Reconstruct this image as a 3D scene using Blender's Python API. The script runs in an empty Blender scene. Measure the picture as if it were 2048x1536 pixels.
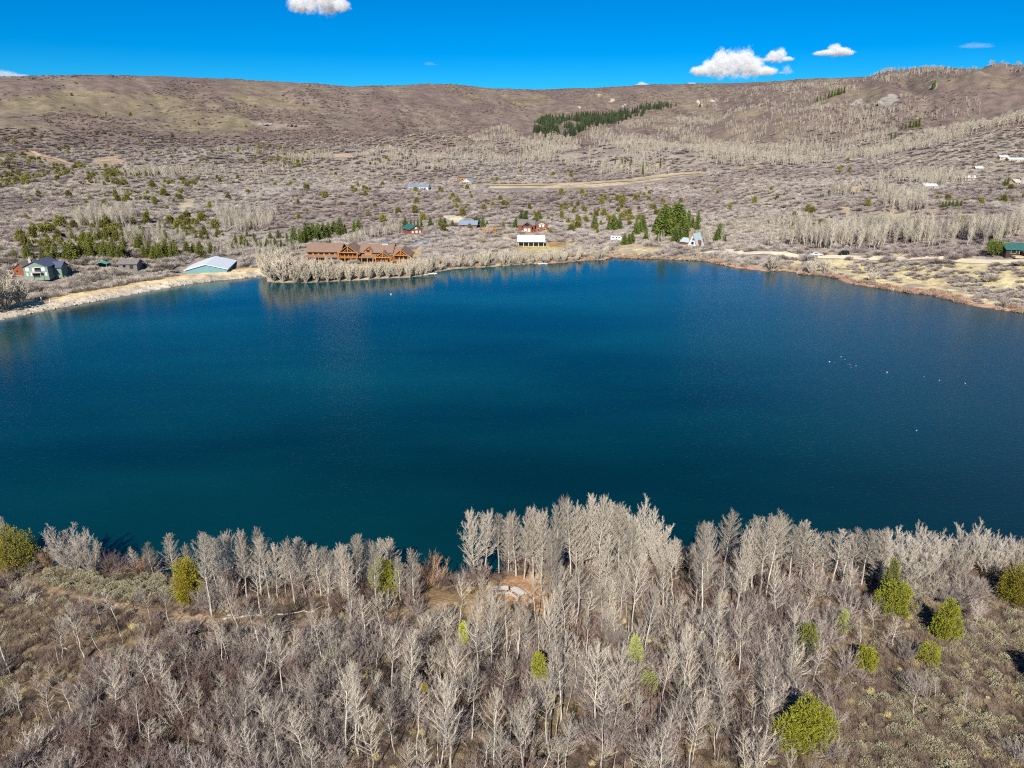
import bpy, math, random
import numpy as np
from mathutils import Vector, Matrix

R = math.radians
scene = bpy.context.scene
col = scene.collection

# ---------------------------------------------------------------- camera
CAM_H, PITCH, HFOV = 60.0, R(19.1), R(72.0)
FPX = 1024.0 / math.tan(HFOV / 2)
cam_d = bpy.data.cameras.new("camera")
cam_d.sensor_fit = 'HORIZONTAL'
cam_d.sensor_width = 36.0
cam_d.lens = 18.0 / math.tan(HFOV / 2)
cam_d.clip_start, cam_d.clip_end = 0.5, 60000.0
cam = bpy.data.objects.new("camera", cam_d)
cam.location = (0, 0, CAM_H)
cam.rotation_euler = (math.pi / 2 - PITCH, 0, 0)
col.objects.link(cam)
scene.camera = cam

# ---------------------------------------------------------------- light
SUN_EL, SUN_AZ = R(37.0), R(10.0)            # light travels away from the camera and 10 degrees to its right
sdir = Vector((math.sin(SUN_AZ) * math.cos(SUN_EL), math.cos(SUN_AZ) * math.cos(SUN_EL), -math.sin(SUN_EL)))
sun_d = bpy.data.lights.new("sun", 'SUN')
sun_d.energy, sun_d.angle, sun_d.color = 4.8, R(0.5), (1.0, 0.94, 0.84)
sun = bpy.data.objects.new("sun", sun_d)
sun.rotation_euler = sdir.to_track_quat('-Z', 'Y').to_euler()
col.objects.link(sun)

world = bpy.data.worlds.new("World")
scene.world = world
world.use_nodes = True
wn, wl = world.node_tree.nodes, world.node_tree.links
wn.clear()
w_out = wn.new('ShaderNodeOutputWorld')
w_bg = wn.new('ShaderNodeBackground')
w_sky = wn.new('ShaderNodeTexSky')
w_sky.sky_type = 'NISHITA'
w_sky.sun_disc = False
w_sky.sun_elevation = SUN_EL
w_sky.sun_rotation = math.pi + SUN_AZ
w_sky.altitude, w_sky.air_density, w_sky.dust_density, w_sky.ozone_density = 2400, 1.0, 0.05, 3.0
w_hs = wn.new('ShaderNodeHueSaturation')
w_hs.inputs['Hue'].default_value = 0.49
w_hs.inputs['Saturation'].default_value = 1.75
w_hs.inputs['Value'].default_value = 1.0
w_bg.inputs['Strength'].default_value = 0.10
wl.new(w_sky.outputs[0], w_hs.inputs['Color'])
w_tint = wn.new('ShaderNodeVectorMath')          # thin dry high-altitude air: the deep saturated blue of the photograph
w_tint.operation = 'MULTIPLY'
w_tint.inputs[1].default_value = (0.12, 0.57, 0.76)
wl.new(w_hs.outputs[0], w_tint.inputs[0])
wl.new(w_tint.outputs[0], w_bg.inputs['Color'])
wl.new(w_bg.outputs[0], w_out.inputs['Surface'])

scene.view_settings.view_transform = 'Standard'
scene.view_settings.look = 'None'
scene.view_settings.gamma = 1.0
scene.view_settings.exposure = 0.45
scene.cycles.max_bounces = 5
scene.cycles.diffuse_bounces = 2
scene.cycles.glossy_bounces = 2
scene.cycles.transparent_max_bounces = 4
scene.cycles.volume_bounces = 10
scene.cycles.use_denoising = False
scene.cycles.filter_width = 1.15
scene.cycles.sample_clamp_indirect = 3.0
scene.cycles.volume_step_rate = 0.35
scene.cycles.volume_max_steps = 96

# ---------------------------------------------------------------- where a ray through the lens meets the ground
cp, sp = math.cos(PITCH), math.sin(PITCH)
FWD, UPV, RGT = np.array([0, cp, -sp]), np.array([0, sp, cp]), np.array([1.0, 0, 0])

def ray(X, Y):
    u, v = (np.asarray(X, float) - 1024) / FPX, (768 - np.asarray(Y, float)) / FPX
    return FWD + u[..., None] * RGT + v[..., None] * UPV

def project(x, y, z):
    rx, ry, rz = x, y, z - CAM_H
    dep = np.maximum(ry * cp - rz * sp, 1e-3)
    return 1024 + FPX * rx / dep, 768 - FPX * (ry * sp + rz * cp) / dep

def on_plane(X, Y, z=0.0):
    d = ray(np.array(X, float), np.array(Y, float))
    t = (z - CAM_H) / d[..., 2]
    return d[..., 0] * t, d[..., 1] * t

def sstep(a, b, x):
    t = np.clip((x - a) / (b - a), 0, 1)
    return t * t * (3 - 2 * t)

def _hash(ix, iy, seed):
    h = (ix.astype(np.int64) * 374761393 + iy.astype(np.int64) * 668265263 + seed * 974634777) & 0xffffffff
    h = ((h ^ (h >> 13)) * 1274126177) & 0xffffffff
    return ((h ^ (h >> 16)) & 0xffff) / 65535.0

def vnoise(x, y, seed=0):
    x, y = np.asarray(x, float), np.asarray(y, float)
    ix, iy = np.floor(x), np.floor(y)
    fx, fy = x - ix, y - iy
    fx, fy = fx * fx * (3 - 2 * fx), fy * fy * (3 - 2 * fy)
    ix, iy = ix.astype(np.int64), iy.astype(np.int64)
    a, b = _hash(ix, iy, seed), _hash(ix + 1, iy, seed)
    c, d = _hash(ix, iy + 1, seed), _hash(ix + 1, iy + 1, seed)
    return (a * (1 - fx) + b * fx) * (1 - fy) + (c * (1 - fx) + d * fx) * fy     # 0..1

def fbm(x, y, seed=0, n=4):
    s, a, t = 0, 1.0, 0
    for i in range(n):
        s = s + a * (vnoise(x, y, seed + i * 17) - 0.5)
        t += a
        x, y, a = x * 2.03 + 11.3, y * 2.03 + 5.7, a * 0.5
    return s / t * 2      # about -1..1

# ---------------------------------------------------------------- the shoreline
far_px = [(-900, 800), (-420, 715), (-150, 668), (0, 640), (69, 626), (152, 610), (254, 591), (317, 579), (381, 568), (444, 560), (508, 555), (517, 552),
          (531, 553), (535, 564), (570, 566), (613, 566), (665, 564), (716, 561), (767, 557), (818, 555), (855, 551),
          (870, 546), (880, 543), (907, 538), (961, 535), (993, 533), (1015, 531), (1047, 529), (1101, 527), (1144, 524),
          (1176, 521), (1208, 520), (1226, 515), (1275, 517), (1329, 519), (1389, 521), (1415, 523), (1436, 528),
          (1475, 536), (1518, 541), (1533, 543), (1565, 542), (1597, 545), (1602, 550), (1640, 551), (1675, 557),
          (1695, 567), (1742, 574), (1777, 580), (1821, 587), (1855, 589), (1883, 596), (1914, 604), (1954, 613),
          (1998, 620), (2048, 626), (2200, 665), (2450, 740)]
near_px = [(2600, 1000), (2300, 1085), (2200, 1095), (1950, 1115), (1800, 1120), (1600, 1128), (1400, 1125), (1200, 1125), (1050, 1130), (980, 1148),
           (935, 1168), (915, 1173), (890, 1170), (850, 1172), (750, 1172), (600, 1168), (450, 1158), (350, 1148),
           (230, 1138), (120, 1136), (60, 1128), (0, 1115), (-200, 1090), (-600, 1030)]
_fx, _fy = on_plane([p[0] for p in far_px], [p[1] for p in far_px])
_nx, _ny = on_plane([p[0] for p in near_px], [p[1] for p in near_px])
LAKE = np.stack([np.concatenate([_fx, _nx]), np.concatenate([_fy, _ny])], 1)

def lake_sd(x, y):
    """metres outside the shoreline (negative in the water)"""
    x, y = np.asarray(x, float).ravel(), np.asarray(y, float).ravel()
    best = np.full(x.shape, 1e9)
    inside = np.zeros(x.shape, bool)
    n = len(LAKE)
    for i in range(n):
        ax, ay = LAKE[i]
        bx, by = LAKE[(i + 1) % n]
        dx, dy = bx - ax, by - ay
        t = np.clip(((x - ax) * dx + (y - ay) * dy) / (dx * dx + dy * dy + 1e-9), 0, 1)
        best = np.minimum(best, np.hypot(x - ax - t * dx, y - ay - t * dy))
        c = (ay > y) != (by > y)
        if abs(by - ay) > 1e-12:
            c &= x < (bx - ax) * (y - ay) / (by - ay) + ax
        inside ^= c
    return np.where(inside, -best, best)

# ---------------------------------------------------------------- the land: rows of the view and how far off each lies
COLS = {
    -500: [(700, 215), (600, 290), (520, 380), (450, 500), (400, 700), (345, 1050), (305, 1450), (270, 1750), (220, 2100), (180, 2500), (158, 2900)],
    0:    [(640, 245), (560, 305), (520, 360), (450, 490), (400, 690), (350, 1050), (310, 1480), (280, 1750), (230, 2120), (190, 2500), (154, 2900)],
    500:  [(556, 330), (520, 372), (470, 480), (420, 640), (370, 920), (330, 1300), (295, 1720), (260, 2100), (215, 2500), (180, 2850), (160, 3150)],
    1024: [(531, 352), (500, 405), (455, 510), (410, 680), (375, 900), (335, 1300), (300, 1750), (270, 2200), (235, 2750), (205, 3150), (178, 3600)],
    1400: [(522, 366), (500, 405), (455, 520), (410, 690), (375, 920), (335, 1300), (300, 1700), (270, 2100), (235, 2650), (200, 3150), (166, 3700)],
    1750: [(575, 300), (505, 400), (455, 515), (410, 690), (375, 900), (335, 1250), (300, 1600), (265, 1950), (230, 2350), (190, 2800), (153, 3300)],
    2048: [(626, 254), (520, 372), (470, 470), (420, 640), (375, 880), (335, 1200), (300, 1520), (262, 1850), (225, 2200), (175, 2650), (130, 3100)],
    2600: [(760, 190), (600, 290), (500, 420), (430, 640), (380, 900), (335, 1250), (295, 1600), (250, 2000), (200, 2500), (150, 2900), (110, 3200)],
}
PD = np.exp(np.linspace(math.log(150), math.log(3900), 160))
_az, _tab, _rd = [], [], []
for X, lst in COLS.items():
    Ys = np.array([a for a, b in lst], float)
    D = np.array([b for a, b in lst], float)
    d = ray(np.full(len(Ys), float(X)), Ys)
    hd = np.hypot(d[:, 0], d[:, 1])
    z = CAM_H + D * d[:, 2] / hd
    _az.append(math.atan2(d[-1, 0], d[-1, 1]))
    zz = np.interp(PD, np.concatenate([[60], D]), np.concatenate([[2.0], z]))
    zz = np.where(PD > D[-1], z[-1] - 0.05 * (PD - D[-1]), zz)
    k = np.array([1, 2, 3, 4, 3, 2, 1.0])
    zz = np.convolve(np.pad(zz, 3, 'edge'), k / k.sum(), 'valid')
    _tab.append(zz)
    _rd.append(D[-1])
_az, _tab, _rd = np.array(_az), np.array(_tab), np.array(_rd)

SKY = [(-500, 160), (0, 154), (100, 151), (200, 150), (300, 152), (400, 155), (500, 160), (600, 166), (700, 173), (780, 171), (850, 167), (900, 168),
       (1000, 177), (1080, 180), (1200, 175), (1300, 169), (1400, 167), (1500, 164), (1600, 159), (1700, 155), (1740, 153), (1775, 142),
       (1850, 136), (1960, 139), (2000, 135), (2048, 130), (2300, 118), (2600, 112)]
_s = ray(np.array([a for a, b in SKY], float), np.array([b for a, b in SKY], float))
SKY_AZ = np.arctan2(_s[:, 0], _s[:, 1])
SKY_T = _s[:, 2] / np.hypot(_s[:, 0], _s[:, 1])

def _lerp_cols(az, d):
    j = np.clip(np.searchsorted(_az, az) - 1, 0, len(_az) - 2)
    t = np.clip((az - _az[j]) / (_az[j + 1] - _az[j]), 0, 1)
    t = t * t * (3 - 2 * t)
    u = np.clip((np.log(np.maximum(d, 150.0)) - math.log(150)) / (math.log(3900) - math.log(150)) * 159, 0, 158.999)
    k = u.astype(int)
    f = u - k
    g = lambda jj: _tab[jj, k] * (1 - f) + _tab[jj, k + 1] * f
    return g(j) * (1 - t) + g(j + 1) * t, _rd[j] * (1 - t) + _rd[j + 1] * t

KNOLLS = [  # column, distance, half width in columns, depth, height of the rounded knolls of the benches
    (1890, 1330, 190, 170, 24), (1540, 720, 130, 110, 11), (1210, 1500, 150, 150, 17), (1590, 2050, 120, 170, 30), (1830, 2500, 95, 200, 46), (1990, 1800, 130, 170, 26),
    (1130, 760, 160, 110, 8), (660, 700, 190, 110, 8), (1380, 1350, 110, 120, 15), (300, 820, 170, 120, 9), (830, 1250, 180, 130, 15), (450, 1350, 150, 140, 15), (1700, 640, 110, 90, 7),
    (1440, 2250, 110, 180, 26), (1100, 2300, 90, 160, 24), (1960, 2550, 80, 150, 18), (900, 1750, 160, 150, 18), (1720, 1650, 90, 130, 20), (950, 600, 120, 80, 5), (1850, 560, 120, 60, 5), (80, 1150, 120, 120, 12)]
def land(x, y):
    d = np.hypot(x, y)
    az = np.clip(np.arctan2(x, np.maximum(y, 1e-6)), -1.1, 1.1)
    z, rd = _lerp_cols(az, d)
    zr, _ = _lerp_cols(az, rd)
    want = CAM_H + rd * np.interp(az, SKY_AZ, SKY_T)
    z = z + (want - zr) * sstep(0.55, 1.0, d / rd)
    z = np.where(d > rd * 1.0, z - (d - rd) * 0.10, z)
    n1 = fbm(x / 210.0, y / 300.0, 3, 4)
    n2 = fbm(x / 70.0, y / 95.0, 9, 3)
    n3 = fbm(az * 26, d / 900.0, 21, 4)
    near_ridge = 1 - 0.9 * sstep(0.82, 0.98, d / rd)
    # gullies on the right-hand mountain and folds on the far face
    gul = 1 - np.abs(fbm(az * 16 + d / 1500.0, d / 1500.0, 33, 4)) * 2
    right = sstep(0.30, 0.45, az)
    z = z + sstep(430, 1100, d) * near_ridge * (11.0 * n1 + 4.0 * n2) * (0.5 + 0.5 * sstep(900, 2000, d))
    z = z + sstep(1500, 2500, d) * near_ridge * (16.0 * n1 + 12 * n3 - 22.0 * (gul - 0.5) * (0.35 + 0.65 * right))
    for cx, d0, wc, dd, hh in KNOLLS:
        a0 = math.atan((cx - 1024) / FPX / cp)
        sa = wc / FPX * math.cos(a0) ** 2
        z = z + 1.5 * hh * np.exp(-((az - a0) / sa) ** 2 - ((d - d0) / dd) ** 2) * (0.8 + 0.4 * n2)
    return z

def height(x, y):
    shp = np.shape(x)
    x, y = np.asarray(x, float).ravel(), np.asarray(y, float).ravel()
    s = lake_sd(x, y)
    far = land(x, y)
    so = np.maximum(s, 0)
    bump = 0.35 * fbm(x / 6.0, y / 6.0, 41, 3) + 0.5 * fbm(x / 23.0, y / 23.0, 45, 2)
    near = 0.7 * (1 - np.exp(-so / 1.3)) + 0.055 * so + bump * sstep(2, 8, so)
    near = near + sstep(25, 75, x) * 0.09 * so + 0.25 * np.maximum(60 - y, 0) * sstep(60, 30, y) * 0.2
    w = sstep(112, 150, y)
    # the dam on the left has a firm crest 2.2 m over the water; elsewhere a low bank
    dam = sstep(-95, -125, x) * sstep(120, 170, y) * sstep(375, 330, y)
    bank = 0.5 * (1 - np.exp(-so / 2.0)) + 0.06 * so
    dbank = np.minimum(so / 5.5, 1) * 2.3 - sstep(11, 22, so) * 1.0
    bz = bank * (1 - dam) + dbank * dam
    farz = np.minimum(np.maximum(far, 0.4) + 0.35 * bump, bz + np.maximum(so - 18, 0) * 0.25)
    z = near * (1 - w) + farz * w
    z = np.where(s < 0, np.maximum(-0.28 * -s, -5.0) - 0.05, z)
    return z.reshape(shp)

def ground(x, y):
    return float(height(np.array([x]), np.array([y]))[0])

_T = np.exp(np.linspace(math.log(40), math.log(6000), 900))
def hit(X, Y):
    """world point where the line of sight through pixel (X, Y) of the photograph meets the land or the water"""
    d = ray(np.array(X, float), np.array(Y, float))
    P = d[None, :] * _T[:, None]
    h = np.maximum(height(P[:, 0], P[:, 1]), 0.0)
    f = P[:, 2] + CAM_H - h
    i = int(np.argmax(f < 0))
    if not (f < 0).any():
        i = len(_T) - 1
    a, b = f[i - 1], f[i]
    t = _T[i - 1] + (_T[i] - _T[i - 1]) * (a / (a - b + 1e-12))
    p = d * t
    return Vector((p[0], p[1], max(ground(p[0], p[1]), 0.0)))

def px_per_m(p):
    return FPX / (p[1] * cp - (p[2] - CAM_H) * sp)

# ---------------------------------------------------------------- materials
def nodes_of(name):
    m = bpy.data.materials.new(name)
    m.use_nodes = True
    nt = m.node_tree
    return m, nt, nt.nodes['Principled BSDF']

def mat(name, c, rough=0.85, spec=0.25, var=0.0, scale=3.0, inst=0.0, c2=None, metal=0.0, bump=0.0, bscale=None, stretch=None):
    """a plain painted or natural surface: base colour c, blotched towards c2 (or darker) by noise, varied from copy to copy by inst"""
    m, nt, b = nodes_of(name)
    b.inputs['Roughness'].default_value = rough
    b.inputs['Specular IOR Level'].default_value = spec
    b.inputs['Metallic'].default_value = metal
    b.inputs['Base Color'].default_value = (*c, 1)
    last = None
    if var or bump:
        tc = nt.nodes.new('ShaderNodeTexCoord')
        mp = nt.nodes.new('ShaderNodeMapping')
        nt.links.new(tc.outputs['Object'], mp.inputs[0])
        if stretch:
            mp.inputs['Scale'].default_value = stretch
        nz = nt.nodes.new('ShaderNodeTexNoise')
        nz.inputs['Scale'].default_value = scale
        nz.inputs['Detail'].default_value = 4
        nt.links.new(mp.outputs[0], nz.inputs['Vector'])
    if var:
        rp = nt.nodes.new('ShaderNodeValToRGB')
        k = c2 or tuple(x * (1 - var) for x in c)
        rp.color_ramp.elements[0].position, rp.color_ramp.elements[1].position = 0.38, 0.62
        rp.color_ramp.elements[0].color, rp.color_ramp.elements[1].color = (*k, 1), (*c, 1)
        nt.links.new(nz.outputs['Fac'], rp.inputs[0])
        last = rp.outputs[0]
    if inst:
        oi = nt.nodes.new('ShaderNodeObjectInfo')
        mr = nt.nodes.new('ShaderNodeMapRange')
        mr.inputs['To Min'].default_value, mr.inputs['To Max'].default_value = 1 - inst, 1 + inst
        nt.links.new(oi.outputs['Random'], mr.inputs['Value'])
        hs = nt.nodes.new('ShaderNodeHueSaturation')
        nt.links.new(mr.outputs[0], hs.inputs['Value'])
        m2 = nt.nodes.new('ShaderNodeMapRange')
        m2.inputs['To Min'].default_value, m2.inputs['To Max'].default_value = 0.5 - 0.02 * inst, 0.5 + 0.02 * inst
        ml = nt.nodes.new('ShaderNodeMath')
        ml.operation = 'MULTIPLY'
        ml.inputs[1].default_value = 7.31
        fr = nt.nodes.new('ShaderNodeMath')
        fr.operation = 'FRACT'
        nt.links.new(oi.outputs['Random'], ml.inputs[0])
        nt.links.new(ml.outputs[0], fr.inputs[0])
        nt.links.new(fr.outputs[0], m2.inputs['Value'])
        nt.links.new(m2.outputs[0], hs.inputs['Hue'])
        if last is not None:
            nt.links.new(last, hs.inputs['Color'])
        else:
            hs.inputs['Color'].default_value = (*c, 1)
        last = hs.outputs[0]
    if last is not None:
        nt.links.new(last, b.inputs['Base Color'])
    if bump:
        bp = nt.nodes.new('ShaderNodeBump')
        bp.inputs['Strength'].default_value = bump
        bp.inputs['Distance'].default_value = 0.1
        nt.links.new(nz.outputs['Fac'], bp.inputs['Height'])
        nt.links.new(bp.outputs[0], b.inputs['Normal'])
    return m

M = {
    'bark':    mat('pale_aspen_bark', (0.70, 0.64, 0.54), var=0.5, scale=2.5, inst=0.12, stretch=(6, 6, 3)),
    'twig':    mat('bare_aspen_twigs', (0.49, 0.43, 0.345), inst=0.35),
    'cbark':   mat('cottonwood_bark', (0.58, 0.52, 0.43), var=0.3, scale=2.0, inst=0.1),
    'ctwig':   mat('cottonwood_twigs', (0.60, 0.54, 0.45), inst=0.18),
    'oak':     mat('bare_oak_brush_stems', (0.33, 0.275, 0.245), inst=0.4),
    'redstem': mat('red_brown_stems', (0.23, 0.16, 0.13), inst=0.3),
    'willow':  mat('orange_willow_stems', (0.40, 0.245, 0.145), inst=0.2),
    'scrub':   mat('dry_brown_scrub', (0.31, 0.235, 0.17), inst=0.4),
    'sage':    mat('grey_green_sage', (0.37, 0.335, 0.215), inst=0.3),
    'drygrass': mat('dry_straw_grass', (0.60, 0.51, 0.25), inst=0.3),
    'junbark': mat('juniper_bark', (0.20, 0.145, 0.10), var=0.4, scale=5),
    'jun':     mat('juniper_sprays', (0.36, 0.345, 0.03), var=0.35, scale=2.4, c2=(0.17, 0.19, 0.025)),  # darker blotches paint shaded gaps between the sprays
    'junbright': mat('bright_sapling_sprays', (0.42, 0.46, 0.04), inst=0.12),
    'junpale': mat('pale_green_sprays', (0.34, 0.36, 0.12), inst=0.12),
    'junyel':  mat('yellow_juniper_sprays', (0.38, 0.32, 0.025), var=0.4, scale=1.5),
    'farjun':  mat('olive_juniper_sprays', (0.20, 0.185, 0.05), inst=0.35),
    'spruce':  mat('dark_conifer_sprays', (0.115, 0.150, 0.028), inst=0.3),
    'farspruce': mat('far_spruce_sprays', (0.07, 0.095, 0.045), inst=0.45),
    'faroak':  mat('far_oak_brush', (0.425, 0.375, 0.335), inst=0.16),
    'tanoak':  mat('tan_oak_brush', (0.445, 0.39, 0.325), inst=0.16),
    'duskoak': mat('dusky_oak_brush', (0.33, 0.275, 0.25), inst=0.16),
    'ridgeoak': mat('ridge_oak_brush', (0.245, 0.19, 0.165), inst=0.22),
    'slopeaspen': mat('slope_aspen_stems', (0.48, 0.43, 0.34), inst=0.2),
    'faraspen': mat('far_aspen_stems', (0.48, 0.43, 0.345), inst=0.3),
    'log':     mat('weathered_grey_log', (0.55, 0.52, 0.47), var=0.4, scale=4),
    'rock':    mat('pale_riprap_stone', (0.52, 0.45, 0.35), var=0.4, scale=1.5, inst=0.25),
    'greyrock': mat('grey_outcrop_stone', (0.33, 0.31, 0.28), var=0.5, scale=1.2, bump=0.6),
    'logwall': mat('orange_stained_logs', (0.58, 0.245, 0.065), var=0.3, scale=3, stretch=(0.3, 0.3, 8)),
    'brownroof': mat('brown_shingle_roof', (0.30, 0.20, 0.145), var=0.25, scale=2.0),
    'glass':   mat('dark_window_glass', (0.02, 0.025, 0.03), rough=0.12, spec=0.6),
    'paleglass': mat('pale_window_pane', (0.62, 0.70, 0.66), rough=0.3),  # plain pale colour for window panes
    'white':   mat('white_painted_trim', (0.80, 0.79, 0.76), rough=0.6),
    'farwillow': mat('pale_willow_twigs', (0.60, 0.53, 0.41), inst=0.15),
    'olivepine': mat('olive_conifer_sprays', (0.155, 0.17, 0.032), inst=0.3),
    'whitemetal': mat('white_metal_roofing', (0.74, 0.79, 0.83), rough=0.45, var=0.06, scale=0.6, stretch=(6, 1, 1)),
    'greenpaint': mat('sage_green_siding', (0.22, 0.30, 0.24), var=0.12, scale=2),
    'tealwall': mat('teal_metal_siding', (0.17, 0.33, 0.36), rough=0.5, var=0.1, scale=1),
    'blueroof': mat('slate_blue_shingles', (0.10, 0.125, 0.20), var=0.25, scale=2),
    'redlog':  mat('red_brown_logs', (0.30, 0.10, 0.055), var=0.3, scale=3),
    'greenroof': mat('green_metal_roof', (0.05, 0.155, 0.135), rough=0.5, var=0.15, scale=1),
    'bluegreyroof': mat('blue_grey_metal_roof', (0.24, 0.31, 0.40), rough=0.45, var=0.15, scale=1),
    'greyroof': mat('grey_shingle_roof', (0.22, 0.20, 0.19), var=0.2, scale=2),
    'tealroof': mat('pale_teal_metal_roof', (0.44, 0.55, 0.57), rough=0.45, var=0.1, scale=1),
    'tan':     mat('tan_stucco', (0.60, 0.46, 0.30), var=0.15, scale=2),
    'stone':   mat('pale_chimney_stone', (0.60, 0.55, 0.47), var=0.4, scale=3),
    'orangestone': mat('orange_brick_chimney', (0.52, 0.30, 0.16), var=0.3, scale=3),
    'dark':    mat('dark_timber_and_shade', (0.05, 0.04, 0.035)),  # dark timber; on the garage panel it paints the shade inside
    'black':   mat('black_car_paint', (0.012, 0.012, 0.014), rough=0.25, spec=0.5),
    'whitepaint': mat('white_car_paint', (0.80, 0.80, 0.80), rough=0.25, spec=0.5),
    'rubber':  mat('black_rubber', (0.02, 0.02, 0.02), rough=0.9),
    'steel':   mat('grey_steel', (0.5, 0.5, 0.5), rough=0.4, metal=0.8),
    'redlamp': mat('red_tail_lamp', (0.4, 0.02, 0.02), rough=0.3),
    'tablewood': mat('sun_bleached_table_wood', (0.66, 0.62, 0.55), var=0.25, scale=3, stretch=(1, 8, 8)),
    'feather': mat('white_feathers', (0.66, 0.66, 0.64)),
    'bill':    mat('orange_bill', (0.75, 0.32, 0.06)),
    'tealtarp': mat('teal_tarpaulin', (0.10, 0.42, 0.36), rough=0.6),
    'gravel':  mat('pale_gravel_road', (0.72, 0.63, 0.47), var=0.2, scale=0.15),
    'dirtroad': mat('tan_dirt_cut', (0.54, 0.43, 0.28), var=0.3, scale=0.08),
    'asphalt': mat('grey_driveway', (0.27, 0.29, 0.32), var=0.1, scale=0.2),
}

# ---------------------------------------------------------------- mesh helpers
class Geo:
    def __init__(self):
        self.v, self.f, self.n = [], [], 0
    def add(self, v, f):
        v = np.asarray(v, float)
        self.v.append(v)
        self.f.append(np.asarray(f, int) + self.n)
        self.n += len(v)
        return self
    def mesh(self, name, m, smooth=False):
        me = bpy.data.meshes.new(name)
        V = np.concatenate(self.v)
        faces = [r for f in self.f for r in f.tolist()]
        me.from_pydata(V.tolist(), [], faces)
        if m is not None:
            me.materials.append(m)
        if smooth:
            me.polygons.foreach_set('use_smooth', [True] * len(me.polygons))
        me.update()
        return me
    def obj(self, name, m, parent=None, loc=None, smooth=False):
        o = bpy.data.objects.new(name, self.mesh(name, m, smooth))
        col.objects.link(o)
        if parent is not None:
            o.parent = parent
        if loc is not None:
            o.location = loc
        return o
    # --- shapes
    def box(self, x0, x1, y0, y1, z0, z1):
        v = [(x, y, z) for z in (z0, z1) for x, y in ((x0, y0), (x1, y0), (x1, y1), (x0, y1))]
        return self.add(v, [(0, 3, 2, 1), (4, 5, 6, 7), (0, 1, 5, 4), (1, 2, 6, 5), (2, 3, 7, 6), (3, 0, 4, 7)])
    def extrude(self, prof, a0, a1, axis='x'):
        """closed outline prof [(u, z)...] extruded along x (u = y) or along y (u = x)"""
        n = len(prof)
        v = []
        for a in (a0, a1):
            for u, z in prof:
                v.append((a, u, z) if axis == 'x' else (u, a, z))
        b = self.n
        self.v.append(np.array(v, float))
        self.n += len(v)
        fs = [np.array([list(range(b, b + n))[::-1]]), np.array([list(range(b + n, b + 2 * n))])]
        fs.append(np.array([(b + i, b + (i + 1) % n, b + n + (i + 1) % n, b + n + i) for i in range(n)]))
        self.f.extend(fs)
        return self
    def tube(self, pts, rad, sides=5, cap=True):
        pts = np.asarray(pts, float)
        rad = np.broadcast_to(np.asarray(rad, float), (len(pts),))
        tg = np.gradient(pts, axis=0)
        tg /= np.linalg.norm(tg, axis=1)[:, None] + 1e-9
        ref = np.array([0.31, 0.95, 0.05]) if abs(tg[0] @ np.array([0.31, 0.95, 0.05])) < 0.9 else np.array([1.0, 0, 0])
        u = np.cross(tg, ref)
        u /= np.linalg.norm(u, axis=1)[:, None] + 1e-9
        w = np.cross(tg, u)
        a = np.arange(sides) / sides * 2 * math.pi
        V = (pts[:, None, :] + rad[:, None, None] * (np.cos(a)[None, :, None] * u[:, None, :] + np.sin(a)[None, :, None] * w[:, None, :])).reshape(-1, 3)
        F = []
        for i in range(len(pts) - 1):
            for k in range(sides):
                k2 = (k + 1) % sides
                F.append((i * sides + k, i * sides + k2, (i + 1) * sides + k2, (i + 1) * sides + k))
        b = self.n
        self.add(V, F)
        if cap and sides > 3:
            self.f.append(np.array([[b + k for k in range(sides)][::-1]]))
            self.f.append(np.array([[b + (len(pts) - 1) * sides + k for k in range(sides)]]))
        return self
    def spikes(self, p0, p1, r):
        """many thin three-sided tapering twigs at once"""
        p0, p1 = np.asarray(p0, float), np.asarray(p1, float)
        d = p1 - p0
        d /= np.linalg.norm(d, axis=1)[:, None] + 1e-9
        ref = np.where(np.abs(d[:, 2:3]) > 0.9, np.array([[1.0, 0, 0]]), np.array([[0, 0, 1.0]]))
        u = np.cross(d, ref)
        u /= np.linalg.norm(u, axis=1)[:, None] + 1e-9
        w = np.cross(d, u)
        r = np.broadcast_to(np.asarray(r, float), (len(p0),))[:, None]
        a = p0 + r * u
        b = p0 + r * (-0.5 * u + 0.866 * w)
        c = p0 + r * (-0.5 * u - 0.866 * w)
        V = np.stack([a, b, c, p1], 1).reshape(-1, 3)
        i = np.arange(len(p0))[:, None] * 4
        F = np.concatenate([i + np.array([[0, 1, 3]]), i + np.array([[1, 2, 3]]), i + np.array([[2, 0, 3]])])
        return self.add(V, F)
    def leaves(self, p, d, ln, wd, rng):
        """many little solid sprays (flattened four-sided darts) at points p pointing along d"""
        p, d = np.asarray(p, float), np.asarray(d, float)
        d = d / (np.linalg.norm(d, axis=1)[:, None] + 1e-9)
        ref = rng.normal(size=d.shape)
        u = np.cross(d, ref)
        u /= np.linalg.norm(u, axis=1)[:, None] + 1e-9
        w = np.cross(d, u)
        ln, wd = np.broadcast_to(ln, (len(p),))[:, None], np.broadcast_to(wd, (len(p),))[:, None]
        mid = p + d * ln * 0.45
        V = np.stack([p, mid + u * wd, mid + w * wd * 0.55, mid - u * wd, mid - w * wd * 0.55, p + d * ln], 1).reshape(-1, 3)
        i = np.arange(len(p))[:, None] * 6
        q = [(0, 2, 1), (0, 3, 2), (0, 4, 3), (0, 1, 4), (5, 1, 2), (5, 2, 3), (5, 3, 4), (5, 4, 1)]
        F = np.concatenate([i + np.array([t]) for t in q])
        return self.add(V, F)
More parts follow.
